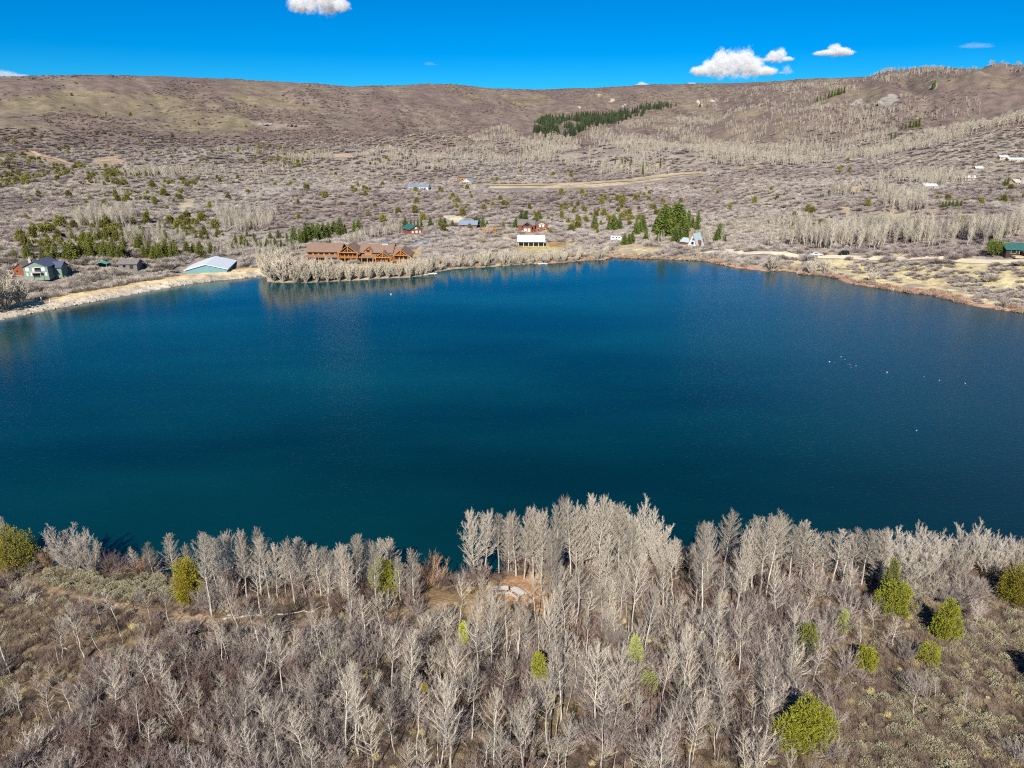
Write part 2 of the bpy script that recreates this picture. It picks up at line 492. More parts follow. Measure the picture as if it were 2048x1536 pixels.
    def ball(self, c, r, seg=8, rings=6, jit=0.0, rng=None):
        V, F = [], []
        r = np.broadcast_to(np.asarray(r, float), (3,))
        for i in range(rings + 1):
            t = math.pi * i / rings
            for k in range(seg):
                a = 2 * math.pi * k / seg
                s = 1 + (rng.uniform(-jit, jit) if jit else 0)
                V.append((c[0] + r[0] * s * math.sin(t) * math.cos(a), c[1] + r[1] * s * math.sin(t) * math.sin(a), c[2] + r[2] * s * math.cos(t)))
        for i in range(rings):
            for k in range(seg):
                k2 = (k + 1) % seg
                F.append((i * seg + k, (i + 1) * seg + k, (i + 1) * seg + k2, i * seg + k2))
        return self.add(V, F)

def tag(o, label=None, cat=None, group=None, kind=None):
    if label: o['label'] = label
    if cat: o['category'] = cat
    if group: o['group'] = group
    if kind: o['kind'] = kind
    return o

def thing(name, label, cat, loc=(0, 0, 0), rz=0.0, group=None, scale=None):
    o = bpy.data.objects.new(name, None)
    o.empty_display_size = 0.5
    col.objects.link(o)
    o.location = loc
    o.rotation_euler = (0, 0, rz)
    if scale is not None:
        o.scale = scale if hasattr(scale, '__len__') else (scale,) * 3
    return tag(o, label, cat, group)

def child(name, me, parent):
    o = bpy.data.objects.new(name, me)
    o.parent = parent
    col.objects.link(o)
    return o

def in_poly(px, py, poly):
    px, py = np.asarray(px), np.asarray(py)
    ins = np.zeros(px.shape, bool)
    n = len(poly)
    for i in range(n):
        ax, ay = poly[i]
        bx, by = poly[(i + 1) % n]
        if ay == by:
            continue
        c = (ay > py) != (by > py)
        ins ^= c & (px < (bx - ax) * (py - ay) / (by - ay) + ax)
    return ins

def line_dist(x, y, pts):
    best = np.full(np.shape(x), 1e9)
    for (ax, ay), (bx, by) in zip(pts[:-1], pts[1:]):
        dx, dy = bx - ax, by - ay
        t = np.clip(((x - ax) * dx + (y - ay) * dy) / (dx * dx + dy * dy + 1e-9), 0, 1)
        best = np.minimum(best, np.hypot(x - ax - t * dx, y - ay - t * dy))
    return best

def world_line(pxs):
    return [tuple(hit(a, b)[:2]) for a, b in pxs]

# --- scattering of what nobody could count: points with a turn, a size and a variety, each drawn as a copy of a plant that stands in the scene
def scatter(name, label, cat, xyz, rot, scl, var, sources):
    me = bpy.data.meshes.new(name)
    me.vertices.add(len(xyz))
    me.vertices.foreach_set('co', np.asarray(xyz, np.float32).ravel())
    for nm, typ, key, arr in (('turn', 'FLOAT_VECTOR', 'vector', rot), ('size', 'FLOAT_VECTOR', 'vector', scl)):
        at = me.attributes.new(nm, typ, 'POINT')
        at.data.foreach_set(key, np.asarray(arr, np.float32).ravel())
    at = me.attributes.new('variety', 'INT', 'POINT')
    at.data.foreach_set('value', np.asarray(var, np.int32))
    me.update()
    o = bpy.data.objects.new(name, me)
    col.objects.link(o)
    tag(o, label, cat, kind='stuff')
    ng = bpy.data.node_groups.new(name + '_scatter', 'GeometryNodeTree')
    ng.interface.new_socket(name='Geometry', in_out='INPUT', socket_type='NodeSocketGeometry')
    ng.interface.new_socket(name='Geometry', in_out='OUTPUT', socket_type='NodeSocketGeometry')
    N, L = ng.nodes, ng.links
    gi, go = N.new('NodeGroupInput'), N.new('NodeGroupOutput')
    iop = N.new('GeometryNodeInstanceOnPoints')
    L.new(gi.outputs[0], iop.inputs['Points'])
    join = N.new('GeometryNodeJoinGeometry')
    # Join Geometry stacks its inputs last link first, so the varieties are linked in reverse
    for src in reversed(sources):
        gti = N.new('GeometryNodeGeometryToInstance')
        for s in src:
            oi = N.new('GeometryNodeObjectInfo')
            oi.transform_space = 'ORIGINAL'
            oi.inputs['Object'].default_value = s
            L.new(oi.outputs['Geometry'], gti.inputs[0])
        L.new(gti.outputs[0], join.inputs[0])
    L.new(join.outputs[0], iop.inputs['Instance'])
    iop.inputs['Pick Instance'].default_value = True
    def attr(nm, typ):
        a = N.new('GeometryNodeInputNamedAttribute')
        a.data_type = typ
        a.inputs['Name'].default_value = nm
        return [s for s in a.outputs if s.enabled and s.name == 'Attribute'][0]
    L.new(attr('variety', 'INT'), iop.inputs['Instance Index'])
    e2r = N.new('FunctionNodeEulerToRotation')
    L.new(attr('turn', 'FLOAT_VECTOR'), e2r.inputs[0])
    L.new(e2r.outputs[0], iop.inputs['Rotation'])
    L.new(attr('size', 'FLOAT_VECTOR'), iop.inputs['Scale'])
    L.new(iop.outputs[0], go.inputs[0])
    md = o.modifiers.new('scatter', 'NODES')
    md.node_group = ng
    return o

# ---------------------------------------------------------------- ground sheet
TRAIL = world_line([(-60, 1128), (0, 1146), (60, 1168), (150, 1195), (230, 1213), (300, 1226), (380, 1238), (450, 1246), (560, 1250), (650, 1247), (760, 1238), (850, 1212), (930, 1200)])
TRAIL2 = world_line([(60, 1300), (150, 1288), (240, 1268), (330, 1250), (400, 1240)])
CLEAR = [hit(1020, 1212), hit(1062, 1182), hit(905, 1208), hit(1010, 1250), hit(868, 1186)]
CLEAR_R = [8.0, 6.0, 4.6, 4.5, 2.6]
SAGE_A = [(30, 1150), (110, 1140), (240, 1150), (350, 1160), (352, 1205), (260, 1207), (150, 1182), (60, 1168)]
SAGE_B = [(1905, 1215), (2048, 1170), (2400, 1150), (2400, 1700), (1600, 1700), (1690, 1480), (1760, 1400), (1900, 1330)]
SCRUB = [(1640, 1290), (1820, 1200), (1905, 1215), (1900, 1330), (1760, 1400), (1690, 1480), (1560, 1500)]
SCRUB2 = [(-80, 1170), (60, 1175), (240, 1220), (330, 1250), (200, 1300), (-80, 1330)]
STRAW = [(1610, 545), (1640, 520), (1760, 522), (2048, 530), (2300, 540), (2300, 700), (2048, 628), (1900, 600), (1800, 585)]
GRASSY = [  # pale grass on the far face and tan clearings, in the order of the view
    [(0, 195), (120, 180), (330, 190), (420, 215), (300, 235), (100, 225), (0, 235)],
    [(330, 225), (470, 220), (520, 250), (470, 272), (380, 265), (330, 255)],
    [(0, 255), (90, 250), (170, 268), (60, 285), (0, 280)],
    [(430, 190), (560, 195), (640, 225), (560, 215), (460, 205)],
    [(1000, 190), (1080, 188), (1120, 205), (1040, 215)],
]
BARE = [  # dirt, sand and cut banks
    ([(60, 300), (150, 325), (140, 335), (50, 310)], (0.36, 0.26, 0.18)),
    ([(180, 318), (235, 310), (255, 325), (200, 330)], (0.40, 0.30, 0.20)),
    ([(664, 308), (700, 305), (705, 314), (668, 314)], (0.55, 0.40, 0.26)),
    ([(352, 406), (380, 398), (396, 404), (372, 420), (350, 419)], (0.52, 0.43, 0.28)),
    ([(150, 415), (175, 408), (170, 420), (150, 424)], (0.50, 0.43, 0.30)),
    ([(970, 368), (1100, 367), (1180, 364), (1250, 358), (1300, 351), (1350, 346), (1400, 342), (1412, 346), (1350, 354), (1290, 364), (1230, 371), (1150, 376), (970, 376)], (0.56, 0.45, 0.30)),
    ([(1680, 412), (1696, 412), (1702, 438), (1692, 446), (1684, 436)], (0.52, 0.42, 0.27)),
    ([(1725, 432), (1830, 424), (1835, 438), (1745, 442)], (0.48, 0.40, 0.22)),
    ([(1725, 374), (1790, 366), (1795, 376), (1740, 379)], (0.50, 0.44, 0.28)),
    ([(1055, 487), (1160, 484), (1120, 500), (1060, 505), (1015, 495)], (0.52, 0.42, 0.20)),
    ([(1095, 484), (1135, 484), (1130, 494), (1092, 493)], (0.40, 0.24, 0.11)),
    ([(812, 500), (840, 495), (850, 508), (825, 522)], (0.52, 0.36, 0.17)),
    ([(1222, 490), (1270, 488), (1330, 496), (1290, 510), (1225, 512)], (0.42, 0.34, 0.22)),
    ([(640, 524), (700, 528), (830, 526), (830, 545), (700, 556), (620, 545)], (0.46, 0.38, 0.21)),
    ([(880, 432), (915, 430), (935, 446), (918, 450)], (0.58, 0.50, 0.36)),
    ([(1000, 468), (1020, 466), (1018, 482), (1002, 480)], (0.54, 0.46, 0.30)),
    ([(430, 552), (520, 545), (530, 556), (440, 560)], (0.50, 0.41, 0.26)),
    ([(1760, 195), (1790, 188), (1800, 200), (1770, 212), (1757, 208)], (0.42, 0.37, 0.31)),
    ([(1708, 200), (1722, 196), (1718, 208), (1705, 212)], (0.42, 0.38, 0.32)),
    ([(1862, 172), (1882, 165), (1876, 176), (1865, 178)], (0.48, 0.42, 0.32)),
    ([(1221, 200), (1231, 196), (1229, 204), (1220, 206)], (0.62, 0.52, 0.38)),
    ([(1419, 201), (1431, 198), (1430, 203), (1420, 204)], (0.56, 0.50, 0.40)),
    ([(1395, 199), (1399, 199), (1404, 214), (1399, 214)], (0.62, 0.56, 0.46)),
    ([(1156, 213), (1162, 212), (1161, 217), (1156, 217)], (0.66, 0.56, 0.38)),
    ([(1250, 209), (1255, 207), (1253, 212), (1249, 212)], (0.56, 0.50, 0.40)),
    ([(1196, 187), (1203, 188), (1200, 195), (1194, 192)], (0.50, 0.42, 0.30)),
    ([(500, 243), (560, 248), (620, 250), (610, 254), (540, 255), (498, 248)], (0.30, 0.25, 0.20)),
]

def inside_any(px, py, polys):
    r = np.zeros(np.shape(px), bool)
    for p in polys:
        r |= in_poly(px, py, p)
    return r

def gcol(x, y, z, s):
    d = np.hypot(x, y)
    px, py = project(x, y, z)
    c = np.empty((len(x), 3))
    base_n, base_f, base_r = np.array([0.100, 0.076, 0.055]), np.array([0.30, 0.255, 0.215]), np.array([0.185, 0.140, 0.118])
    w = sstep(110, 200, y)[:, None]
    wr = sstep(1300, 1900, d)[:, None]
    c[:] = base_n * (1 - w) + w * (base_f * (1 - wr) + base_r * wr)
    n1 = fbm(x / 55.0, y / 80.0, 61, 4)
    n2 = fbm(x / 160.0, y / 260.0, 67, 4)
    def mix(mask, colr, k=1.0):
        m = (np.clip(mask, 0, 1) * k)[:, None]
        c[:] = c * (1 - m) + np.array(colr) * m
    far = (y > 120)
    mix(far * sstep(0.12, 0.4, n1) * (d < 1300), (0.36, 0.29, 0.20), 0.7)
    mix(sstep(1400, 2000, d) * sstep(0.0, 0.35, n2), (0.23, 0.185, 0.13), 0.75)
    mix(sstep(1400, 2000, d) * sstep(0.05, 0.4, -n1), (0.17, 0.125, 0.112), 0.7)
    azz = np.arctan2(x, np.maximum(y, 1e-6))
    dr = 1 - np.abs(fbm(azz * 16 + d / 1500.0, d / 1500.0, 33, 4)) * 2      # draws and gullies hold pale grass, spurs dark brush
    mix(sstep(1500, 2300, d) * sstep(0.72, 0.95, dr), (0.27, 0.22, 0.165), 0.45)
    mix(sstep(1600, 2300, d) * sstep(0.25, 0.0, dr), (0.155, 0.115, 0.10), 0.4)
    jx, jy = px + 9 * fbm(x / 40.0, y / 60.0, 71, 3), py + 3 * fbm(x / 40.0, y / 60.0, 73, 3)
    for p in GRASSY:
        mix((in_poly(jx + 12 * n1, jy + 4 * n1, p) & far).astype(float) * (0.55 + 0.45 * sstep(-0.3, 0.3, n1)), (0.24, 0.20, 0.122), 0.85)
    for p, k in BARE:
        mix((in_poly(jx - px + px, py + 0.35 * (jy - py), p) & far).astype(float), k, 0.95)
    # straw-coloured meadow on the right-hand shore
    st = in_poly(jx, jy, STRAW) & far
    mix(st.astype(float) * sstep(-0.25, 0.1, fbm(x / 9.0, y / 9.0, 79, 3)), (0.60, 0.51, 0.28), 0.95)
    mix((far & (px > 1200) & (py > 495) & (s < 45) & (s > 2)).astype(float) * sstep(-0.05, 0.3, fbm(x / 12.0, y / 12.0, 81, 3)), (0.54, 0.45, 0.26), 0.9)
    # margins
    mix((far & (s > -1) & (s < 5)).astype(float), (0.40, 0.30, 0.20), 0.7)
    mix((far & (px > 1080) & (s > -1) & (s < 4)).astype(float), (0.46, 0.27, 0.18), 0.8)
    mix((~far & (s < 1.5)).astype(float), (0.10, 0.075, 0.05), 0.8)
    dam = (px < 530) & far & (s < 14) & (y < 345)
    mix((dam & (s < 4.6)).astype(float), (0.48, 0.42, 0.33), 1.0)
    mix((dam & (s >= 4.6)).astype(float), (0.66, 0.50, 0.28), 1.0)
    mix((dam & (s >= 10.5)).astype(float), (0.42, 0.34, 0.20), 0.8)
    # near ground: trail, clearings, straw tufts, leaf litter
    nn = ~far
    xs, ys = x[nn], y[nn]
    if len(xs):
        m = np.zeros(len(x))
        q = fbm(xs / 1.7, ys / 1.7, 91, 3)
        r = 1 - sstep(0.7, 1.5, line_dist(xs, ys, TRAIL) + 0.6 * q)
        r = np.maximum(r, 0.75 * (1 - sstep(0.6, 1.6, line_dist(xs, ys, TRAIL2) + 0.8 * q)))
        m[nn] = r
        mix(m, (0.31, 0.22, 0.14))
        for (cc, rr, kk) in zip(CLEAR, CLEAR_R, ((0.42, 0.29, 0.16), (0.40, 0.235, 0.13), (0.42, 0.29, 0.16), (0.44, 0.32, 0.18), (0.36, 0.24, 0.14))):
            m[:] = 0
            m[nn] = 1 - sstep(0.6, 1.0, np.hypot(xs - cc[0], ys - cc[1]) / rr + 0.22 * q)
            mix(m, kk, 0.9)
        m[:] = 0
        m[nn] = sstep(0.28, 0.5, fbm(xs / 6.0, ys / 6.0, 95, 3))
        mix(m, (0.27, 0.20, 0.09), 0.6)
        m[:] = 0
        m[nn] = sstep(0.30, 0.5, fbm(xs / 9.0, ys / 9.0, 97, 3))
        mix(m, (0.17, 0.115, 0.075), 0.6)
        m[:] = 0
        m[nn] = in_poly(px[nn], py[nn], SAGE_B) * sstep(-0.5, 0.2, q)
        mix(m, (0.24, 0.18, 0.115), 0.8)
    mix((s < -0.3).astype(float), (0.06, 0.06, 0.045))
    return c

def build_terrain():
    a1 = np.arange(-46, 46.001, 0.14)
    a2 = np.arange(46.6, 62, 0.6)
    a3 = np.arange(63, 180, 4.0)
    azs = np.radians(np.concatenate([-a3[::-1], -a2[::-1], a1, a2, a3]))
    rr = np.concatenate([np.exp(np.linspace(math.log(2), math.log(38), 24))[:-1], np.exp(np.arange(math.log(38), math.log(3900), 0.0072)), np.exp(np.linspace(math.log(3950), math.log(9000), 14))])
    A, D = np.meshgrid(azs, rr)
    x, y = (D * np.sin(A)).ravel(), (D * np.cos(A)).ravel()
    z = np.empty_like(x)
    s = np.empty_like(x)
    for i in range(0, len(x), 60000):
        j = slice(i, i + 60000)
        z[j] = height(x[j], y[j])
        s[j] = lake_sd(x[j], y[j])
    nr, na = D.shape
    V = np.stack([x, y, z], 1)
    V = np.concatenate([V, [[0, 0, float(height(np.array([0.0]), np.array([1.0]))[0])]]])
    i = (np.arange(nr - 1)[:, None] * na + np.arange(na)[None, :])
    k = (np.arange(nr - 1)[:, None] * na + (np.arange(na) + 1) % na)
    Q = np.stack([i, k, k + na, i + na], -1).reshape(-1, 4)[:, ::-1]
    T = np.stack([np.full(na, len(x)), (np.arange(na) + 1) % na, np.arange(na)], -1)[:, ::-1]
    me = bpy.data.meshes.new('ground')
    loops = np.concatenate([Q.ravel(), T.ravel()]).astype(np.int32)
    starts = np.concatenate([np.arange(len(Q)) * 4, len(Q) * 4 + np.arange(len(T)) * 3]).astype(np.int32)
    me.vertices.add(len(V))
    me.vertices.foreach_set('co', V.astype(np.float32).ravel())
    me.loops.add(len(loops))
    me.loops.foreach_set('vertex_index', loops)
    me.polygons.add(len(starts))
    me.polygons.foreach_set('loop_start', starts)
    me.polygons.foreach_set('use_smooth', np.ones(len(starts), bool))
    me.update(calc_edges=True)
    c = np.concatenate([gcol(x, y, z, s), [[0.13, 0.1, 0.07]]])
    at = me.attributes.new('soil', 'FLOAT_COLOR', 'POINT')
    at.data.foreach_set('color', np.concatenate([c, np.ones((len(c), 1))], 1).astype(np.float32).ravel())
    m, nt, b = nodes_of('soil_and_dry_grass')
    N, L = nt.nodes, nt.links
    b.inputs['Roughness'].default_value = 0.95
    b.inputs['Specular IOR Level'].default_value = 0.1
    att = N.new('ShaderNodeAttribute')
    att.attribute_name = 'soil'
    geo = N.new('ShaderNodeNewGeometry')
    cur = att.outputs['Color']
    for sc_, lo, hi, det in ((0.035, 0.72, 1.28, 5), (0.35, 0.7, 1.3, 4), (3.0, 0.65, 1.35, 3)):
        nz = N.new('ShaderNodeTexNoise')
        nz.inputs['Scale'].default_value = sc_
        nz.inputs['Detail'].default_value = det
        L.new(geo.outputs['Position'], nz.inputs['Vector'])
        mr = N.new('ShaderNodeMapRange')
        mr.inputs['From Min'].default_value, mr.inputs['From Max'].default_value = 0.3, 0.7
        mr.inputs['To Min'].default_value, mr.inputs['To Max'].default_value = lo, hi
        L.new(nz.outputs['Fac'], mr.inputs['Value'])
        mx = N.new('ShaderNodeVectorMath')
        mx.operation = 'SCALE'
        L.new(cur, mx.inputs[0])
        L.new(mr.outputs[0], mx.inputs['Scale'])
        cur = mx.outputs[0]
        if sc_ < 0.05:
            big = nz
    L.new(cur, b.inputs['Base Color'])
    bn = N.new('ShaderNodeTexNoise')
    bn.inputs['Scale'].default_value = 0.09
    bn.inputs['Detail'].default_value = 8
    bn.inputs['Roughness'].default_value = 0.62
    L.new(geo.outputs['Position'], bn.inputs['Vector'])
    bp = N.new('ShaderNodeBump')
    bp.inputs['Strength'].default_value = 0.75
    bp.inputs['Distance'].default_value = 2.2
    L.new(bn.outputs['Fac'], bp.inputs['Height'])
    L.new(bp.outputs[0], b.inputs['Normal'])
    me.materials.append(m)
    o = bpy.data.objects.new('ground', me)
    col.objects.link(o)
    tag(o, 'rolling brushy ground from the near bank to the far ridge', 'ground', kind='structure')

build_terrain()

# ---------------------------------------------------------------- lake
def build_lake():
    me = bpy.data.meshes.new('lake_water')
    me.from_pydata([(-620, 20, 0), (620, 20, 0), (620, 470, 0), (-620, 470, 0)], [], [(0, 1, 2, 3)])
    m, nt, b = nodes_of('rippled_lake_water')
    N, L = nt.nodes, nt.links
    b.inputs['IOR'].default_value = 1.333
    b.inputs['Specular IOR Level'].default_value = 0.5
    geo = N.new('ShaderNodeNewGeometry')
    # slow teal and deep-blue drifts in the body of the water
    mp = N.new('ShaderNodeMapping')
    mp.inputs['Rotation'].default_value = (0, 0, R(-12))
    mp.inputs['Scale'].default_value = (0.006, 0.016, 1)
    L.new(geo.outputs['Position'], mp.inputs[0])
    nz = N.new('ShaderNodeTexNoise')
    nz.inputs['Scale'].default_value = 1.0
    nz.inputs['Detail'].default_value = 4
    L.new(mp.outputs[0], nz.inputs['Vector'])
    rp = N.new('ShaderNodeValToRGB')
    rp.color_ramp.elements[0].position, rp.color_ramp.elements[1].position = 0.40, 0.62
    rp.color_ramp.elements[0].color = (0.0003, 0.0255, 0.0310, 1)
    rp.color_ramp.elements[1].color = (0.0012, 0.0540, 0.0630, 1)
    L.new(nz.outputs['Fac'], rp.inputs[0])
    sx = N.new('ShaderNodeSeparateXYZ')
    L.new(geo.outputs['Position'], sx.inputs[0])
    right_fade = N.new('ShaderNodeMapRange')           # mask towards the right-hand shore: greyer base colour, stronger ripples
    right_fade.interpolation_type = 'SMOOTHSTEP'
    right_fade.inputs['From Min'].default_value, right_fade.inputs['From Max'].default_value = 25, 150
    right_fade.inputs['To Min'].default_value, right_fade.inputs['To Max'].default_value = 0.0, 1.0
    L.new(sx.outputs['X'], right_fade.inputs['Value'])
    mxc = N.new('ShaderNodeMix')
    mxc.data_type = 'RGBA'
    L.new(right_fade.outputs[0], mxc.inputs[0])
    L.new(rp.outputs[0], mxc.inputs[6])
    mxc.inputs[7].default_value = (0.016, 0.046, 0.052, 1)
    deep = N.new('ShaderNodeMapRange')            # base colour darker off the near bank, brighter towards the far shore
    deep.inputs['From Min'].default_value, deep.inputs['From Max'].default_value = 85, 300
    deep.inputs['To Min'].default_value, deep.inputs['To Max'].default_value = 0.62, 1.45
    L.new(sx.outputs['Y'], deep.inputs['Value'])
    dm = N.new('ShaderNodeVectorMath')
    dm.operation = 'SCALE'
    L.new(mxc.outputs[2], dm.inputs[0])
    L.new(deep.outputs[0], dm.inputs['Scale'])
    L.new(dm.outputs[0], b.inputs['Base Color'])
    mr = N.new('ShaderNodeMapRange')
    mr.inputs['From Min'].default_value, mr.inputs['From Max'].default_value = 0.3, 0.7
    mr.inputs['To Min'].default_value, mr.inputs['To Max'].default_value = 0.10, 0.18
    L.new(nz.outputs['Fac'], mr.inputs['Value'])
    L.new(mr.outputs[0], b.inputs['Roughness'])
    # wind ripples, fresher towards the near and right-hand water
    sy = N.new('ShaderNodeMapRange')
    sy.interpolation_type = 'SMOOTHSTEP'
    sy.inputs['From Min'].default_value, sy.inputs['From Max'].default_value = 330, 120
    sy.inputs['To Min'].default_value, sy.inputs['To Max'].default_value = 0.05, 0.70
    L.new(sx.outputs['Y'], sy.inputs['Value'])
    gust = N.new('ShaderNodeMath')
    gust.operation = 'MULTIPLY_ADD'
    L.new(right_fade.outputs[0], gust.inputs[0])
    gust.inputs[1].default_value = 0.45
    L.new(sy.outputs[0], gust.inputs[2])
    prev = None
    for sc_, rot, st, ds in (((0.22, 0.75, 1), 14, 0.5, 0.028), ((0.9, 2.6, 1), -38, 0.4, 0.08)):
        mp2 = N.new('ShaderNodeMapping')
        mp2.inputs['Rotation'].default_value = (0, 0, R(rot))
        mp2.inputs['Scale'].default_value = sc_
        L.new(geo.outputs['Position'], mp2.inputs[0])
        w = N.new('ShaderNodeTexNoise')
        w.inputs['Scale'].default_value = 1.0
        w.inputs['Detail'].default_value = 3
        w.inputs['Distortion'].default_value = 0.4
        L.new(mp2.outputs[0], w.inputs['Vector'])
        bp = N.new('ShaderNodeBump')
        bp.inputs['Strength'].default_value = st
        bp.inputs['Distance'].default_value = ds
        if ds > 0.05:
            L.new(gust.outputs[0], bp.inputs['Strength'])
        L.new(w.outputs['Fac'], bp.inputs['Height'])
        if prev is not None:
            L.new(prev.outputs[0], bp.inputs['Normal'])
        prev = bp
    L.new(prev.outputs[0], b.inputs['Normal'])
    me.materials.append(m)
    o = bpy.data.objects.new('lake_water', me)
    col.objects.link(o)
    tag(o, 'deep blue lake with small wind ripples', 'lake', kind='structure')

build_lake()

# ---------------------------------------------------------------- roads
def ribbon(name, pts, width, m, label, lift=0.25, step=4.0, jitter=0.0):
    P = [np.array(p, float) for p in pts]
    out = []
    for a, b in zip(P[:-1], P[1:]):
        n = max(1, int(np.linalg.norm(b - a) / step))
        out += [a + (b - a) * i / n for i in range(n)]
    out.append(P[-1])
    C = np.array(out)
    for _ in range(3):
        C[1:-1] = (C[:-2] + 2 * C[1:-1] + C[2:]) / 4
    t = np.gradient(C, axis=0)
    t /= np.linalg.norm(t, axis=1)[:, None] + 1e-9
    nrm = np.stack([-t[:, 1], t[:, 0]], 1)
    K = np.linspace(-0.5, 0.5, 5)
    V = []
    for k in K:
        wv = width * (1 + jitter * fbm(np.arange(len(C)) * 0.35, np.full(len(C), 3.0 + k), 5, 2))
        q = C + nrm * k * wv[:, None]
        V.append(np.stack([q[:, 0], q[:, 1], np.maximum(height(q[:, 0], q[:, 1]), 0.02) + lift], 1))
    V = np.stack(V, 1)
    n = len(C)
    F = [(i * 5 + j, i * 5 + j + 1, (i + 1) * 5 + j + 1, (i + 1) * 5 + j) for i in range(n - 1) for j in range(4)]
    g = Geo().add(V.reshape(-1, 3), F)
    o = g.obj(name, m, smooth=True)
    # skirts down into the soil so that the edge is a real low shoulder
    return tag(o, label, 'road', kind='structure')

ribbon('gravel_road', world_line([(1395, 507), (1440, 504), (1500, 508), (1560, 509), (1632, 513), (1700, 515), (1800, 518), (1900, 520), (2048, 523), (2300, 528)]), 4.2, M['gravel'], 'pale gravel road along the right-hand shore')
ribbon('gravel_road', world_line([(1430, 497), (1460, 500), (1485, 506)]), 5.0, M['gravel'], 'short gravel spur joining the shore road')
ribbon('dirt_road', world_line([(965, 370), (1020, 371), (1100, 370), (1180, 368), (1250, 363), (1300, 356), (1350, 350), (1400, 345)]), 15.0, M['dirtroad'], 'tan dirt road cut across the middle slope', lift=0.6, step=10, jitter=0.5)
ribbon('dirt_road', world_line([(1480, 339), (1560, 320), (1620, 308), (1660, 298)]), 7.0, M['dirtroad'], 'narrow dirt track climbing the right slope', lift=0.6, step=10)
ribbon('dirt_road', world_line([(0, 297), (60, 302), (110, 318), (150, 330)]), 7.0, M['dirtroad'], 'orange dirt track on the left hillside', lift=0.8, step=10)
ribbon('driveway', world_line([(805, 495), (835, 489), (850, 481), (870, 477), (920, 474), (985, 479), (1040, 482)]), 6.0, M['asphalt'], 'grey driveway behind the log lodge', lift=0.2)
ribbon('dirt_road', world_line([(1840, 436), (1900, 433), (1960, 430)]), 5.0, M['dirtroad'], 'thin track beside the small pond', lift=0.3)
ribbon('dirt_road', world_line([(1690, 352), (1760, 357), (1850, 358), (1960, 354)]), 7.0, M['dirtroad'], 'pale track below the dark knoll on the right', lift=0.4)
pond = [hit(a, b) for a, b in ((1726, 443), (1740, 439), (1765, 438), (1785, 440), (1770, 446), (1742, 447))]
g = Geo()
zc = max(p[2] for p in pond) + 0.4
g.add([(p[0], p[1], zc) for p in pond], [tuple(range(len(pond)))])
pm, pnt, pb = nodes_of('pond_water')
pb.inputs['Base Color'].default_value = (0.01, 0.02, 0.03, 1)
pb.inputs['Roughness'].default_value = 0.12
tag(g.obj('pond_water', pm), 'small dark pond among brush on the right', 'pond', kind='structure')

# ---------------------------------------------------------------- plants: shapes
def unit(v):
    return v / (np.linalg.norm(v, axis=-1, keepdims=True) + 1e-9)

def curve(p, d, ln, up, n, rng, wob=0.06):
    """a limb: n points from p along d, bending by up towards the sky"""
    pts = [np.array(p, float)]
    d = unit(np.array(d, float))
    for i in range(n - 1):
        d = unit(d + np.array([0, 0, up / n]) + rng.normal(0, wob, 3))
        pts.append(pts[-1] + d * ln / (n - 1))
    return np.array(pts)

def twigs_on(g, pts, rng, n, ln, r, t0=0.25, up=0.5, fork=2):
    """fine twigs leaving a limb"""
    k = len(pts) - 1
    t = np.sort(rng.uniform(t0, 1.0, n)) * k
    i = np.minimum(t.astype(int), k - 1)
    f = (t - i)[:, None]
    p = pts[i] * (1 - f) + pts[i + 1] * f
    ax = unit(pts[i + 1] - pts[i])
    d = unit(ax * 1.0 + rng.normal(0, 0.36, (n, 3)) + np.array([0, 0, up]))
    L = ln * rng.uniform(0.55, 1.15, n)[:, None] * (1.15 - 0.45 * t[:, None] / k)
    e = p + d * L
    g.spikes(p, e, r)
    for _ in range(fork):
        s = rng.uniform(0.25, 0.75, n)[:, None]
        q = p + d * L * s
        d2 = unit(d + rng.normal(0, 0.55, (n, 3)) + np.array([0, 0, up * 0.6]))
        g.spikes(q, q + d2 * L * rng.uniform(0.45, 0.75, n)[:, None], r * 0.75)

def make_aspen(seed, h, base, wid, nb, twn, lean=0.02, taper=1.0, thick=0.009, crooked=0.006, up=0.8, tw=0.015):
    """trunk and crown shapes of one bare aspen, h metres tall, crown starting at base (share of h), wid metres in half width"""
    rng = np.random.default_rng(seed)
    tr, cr = Geo(), Geo()
    n = 9
    zs = np.linspace(0, 1, n)
    off = np.cumsum(rng.normal(0, crooked, (n, 2)), 0) * h
    off -= off[0]
    P = np.stack([off[:, 0] + lean * h * zs, off[:, 1], zs * h], 1)
    r0 = h * thick
    tr.tube(P, r0 * (1 - zs) ** 0.8 + 0.012, 6)
    for b in range(nb):
        t = base + (0.97 - base) * ((b + rng.uniform(0, 1)) / nb)
        i = min(int(t * (n - 1)), n - 2)
        f = t * (n - 1) - i
        p = P[i] * (1 - f) + P[i + 1] * f
        az = b * 2.4 + rng.uniform(-0.6, 0.6)
        q = (t - base) / (1 - base)
        prof = (0.5 + 0.5 * math.sin(min(1.0, q * 1.5 + 0.15) * math.pi / 2)) * (1 - q ** 2.5 * 0.62)
        L = wid * prof * rng.uniform(0.75, 1.2) * taper
        el = R(28 + 38 * q + rng.uniform(-10, 10))
        pts = curve(p, (math.cos(az) * math.cos(el), math.sin(az) * math.cos(el), math.sin(el)), L * 1.35, up, 5, rng, 0.09)
        cr.tube(pts, np.linspace(0.013 + 0.008 * L, 0.008, 5), 3)
        twigs_on(cr, pts, rng, twn, 0.36 * L + 0.22, tw, 0.12, 0.4, 2)
    top = np.array([P[-1], P[-1] + np.array([0, 0, 0.05 * h])])
    twigs_on(cr, np.array([P[-2], P[-1], top[1]]), rng, twn, 0.5, tw)
    return tr, cr

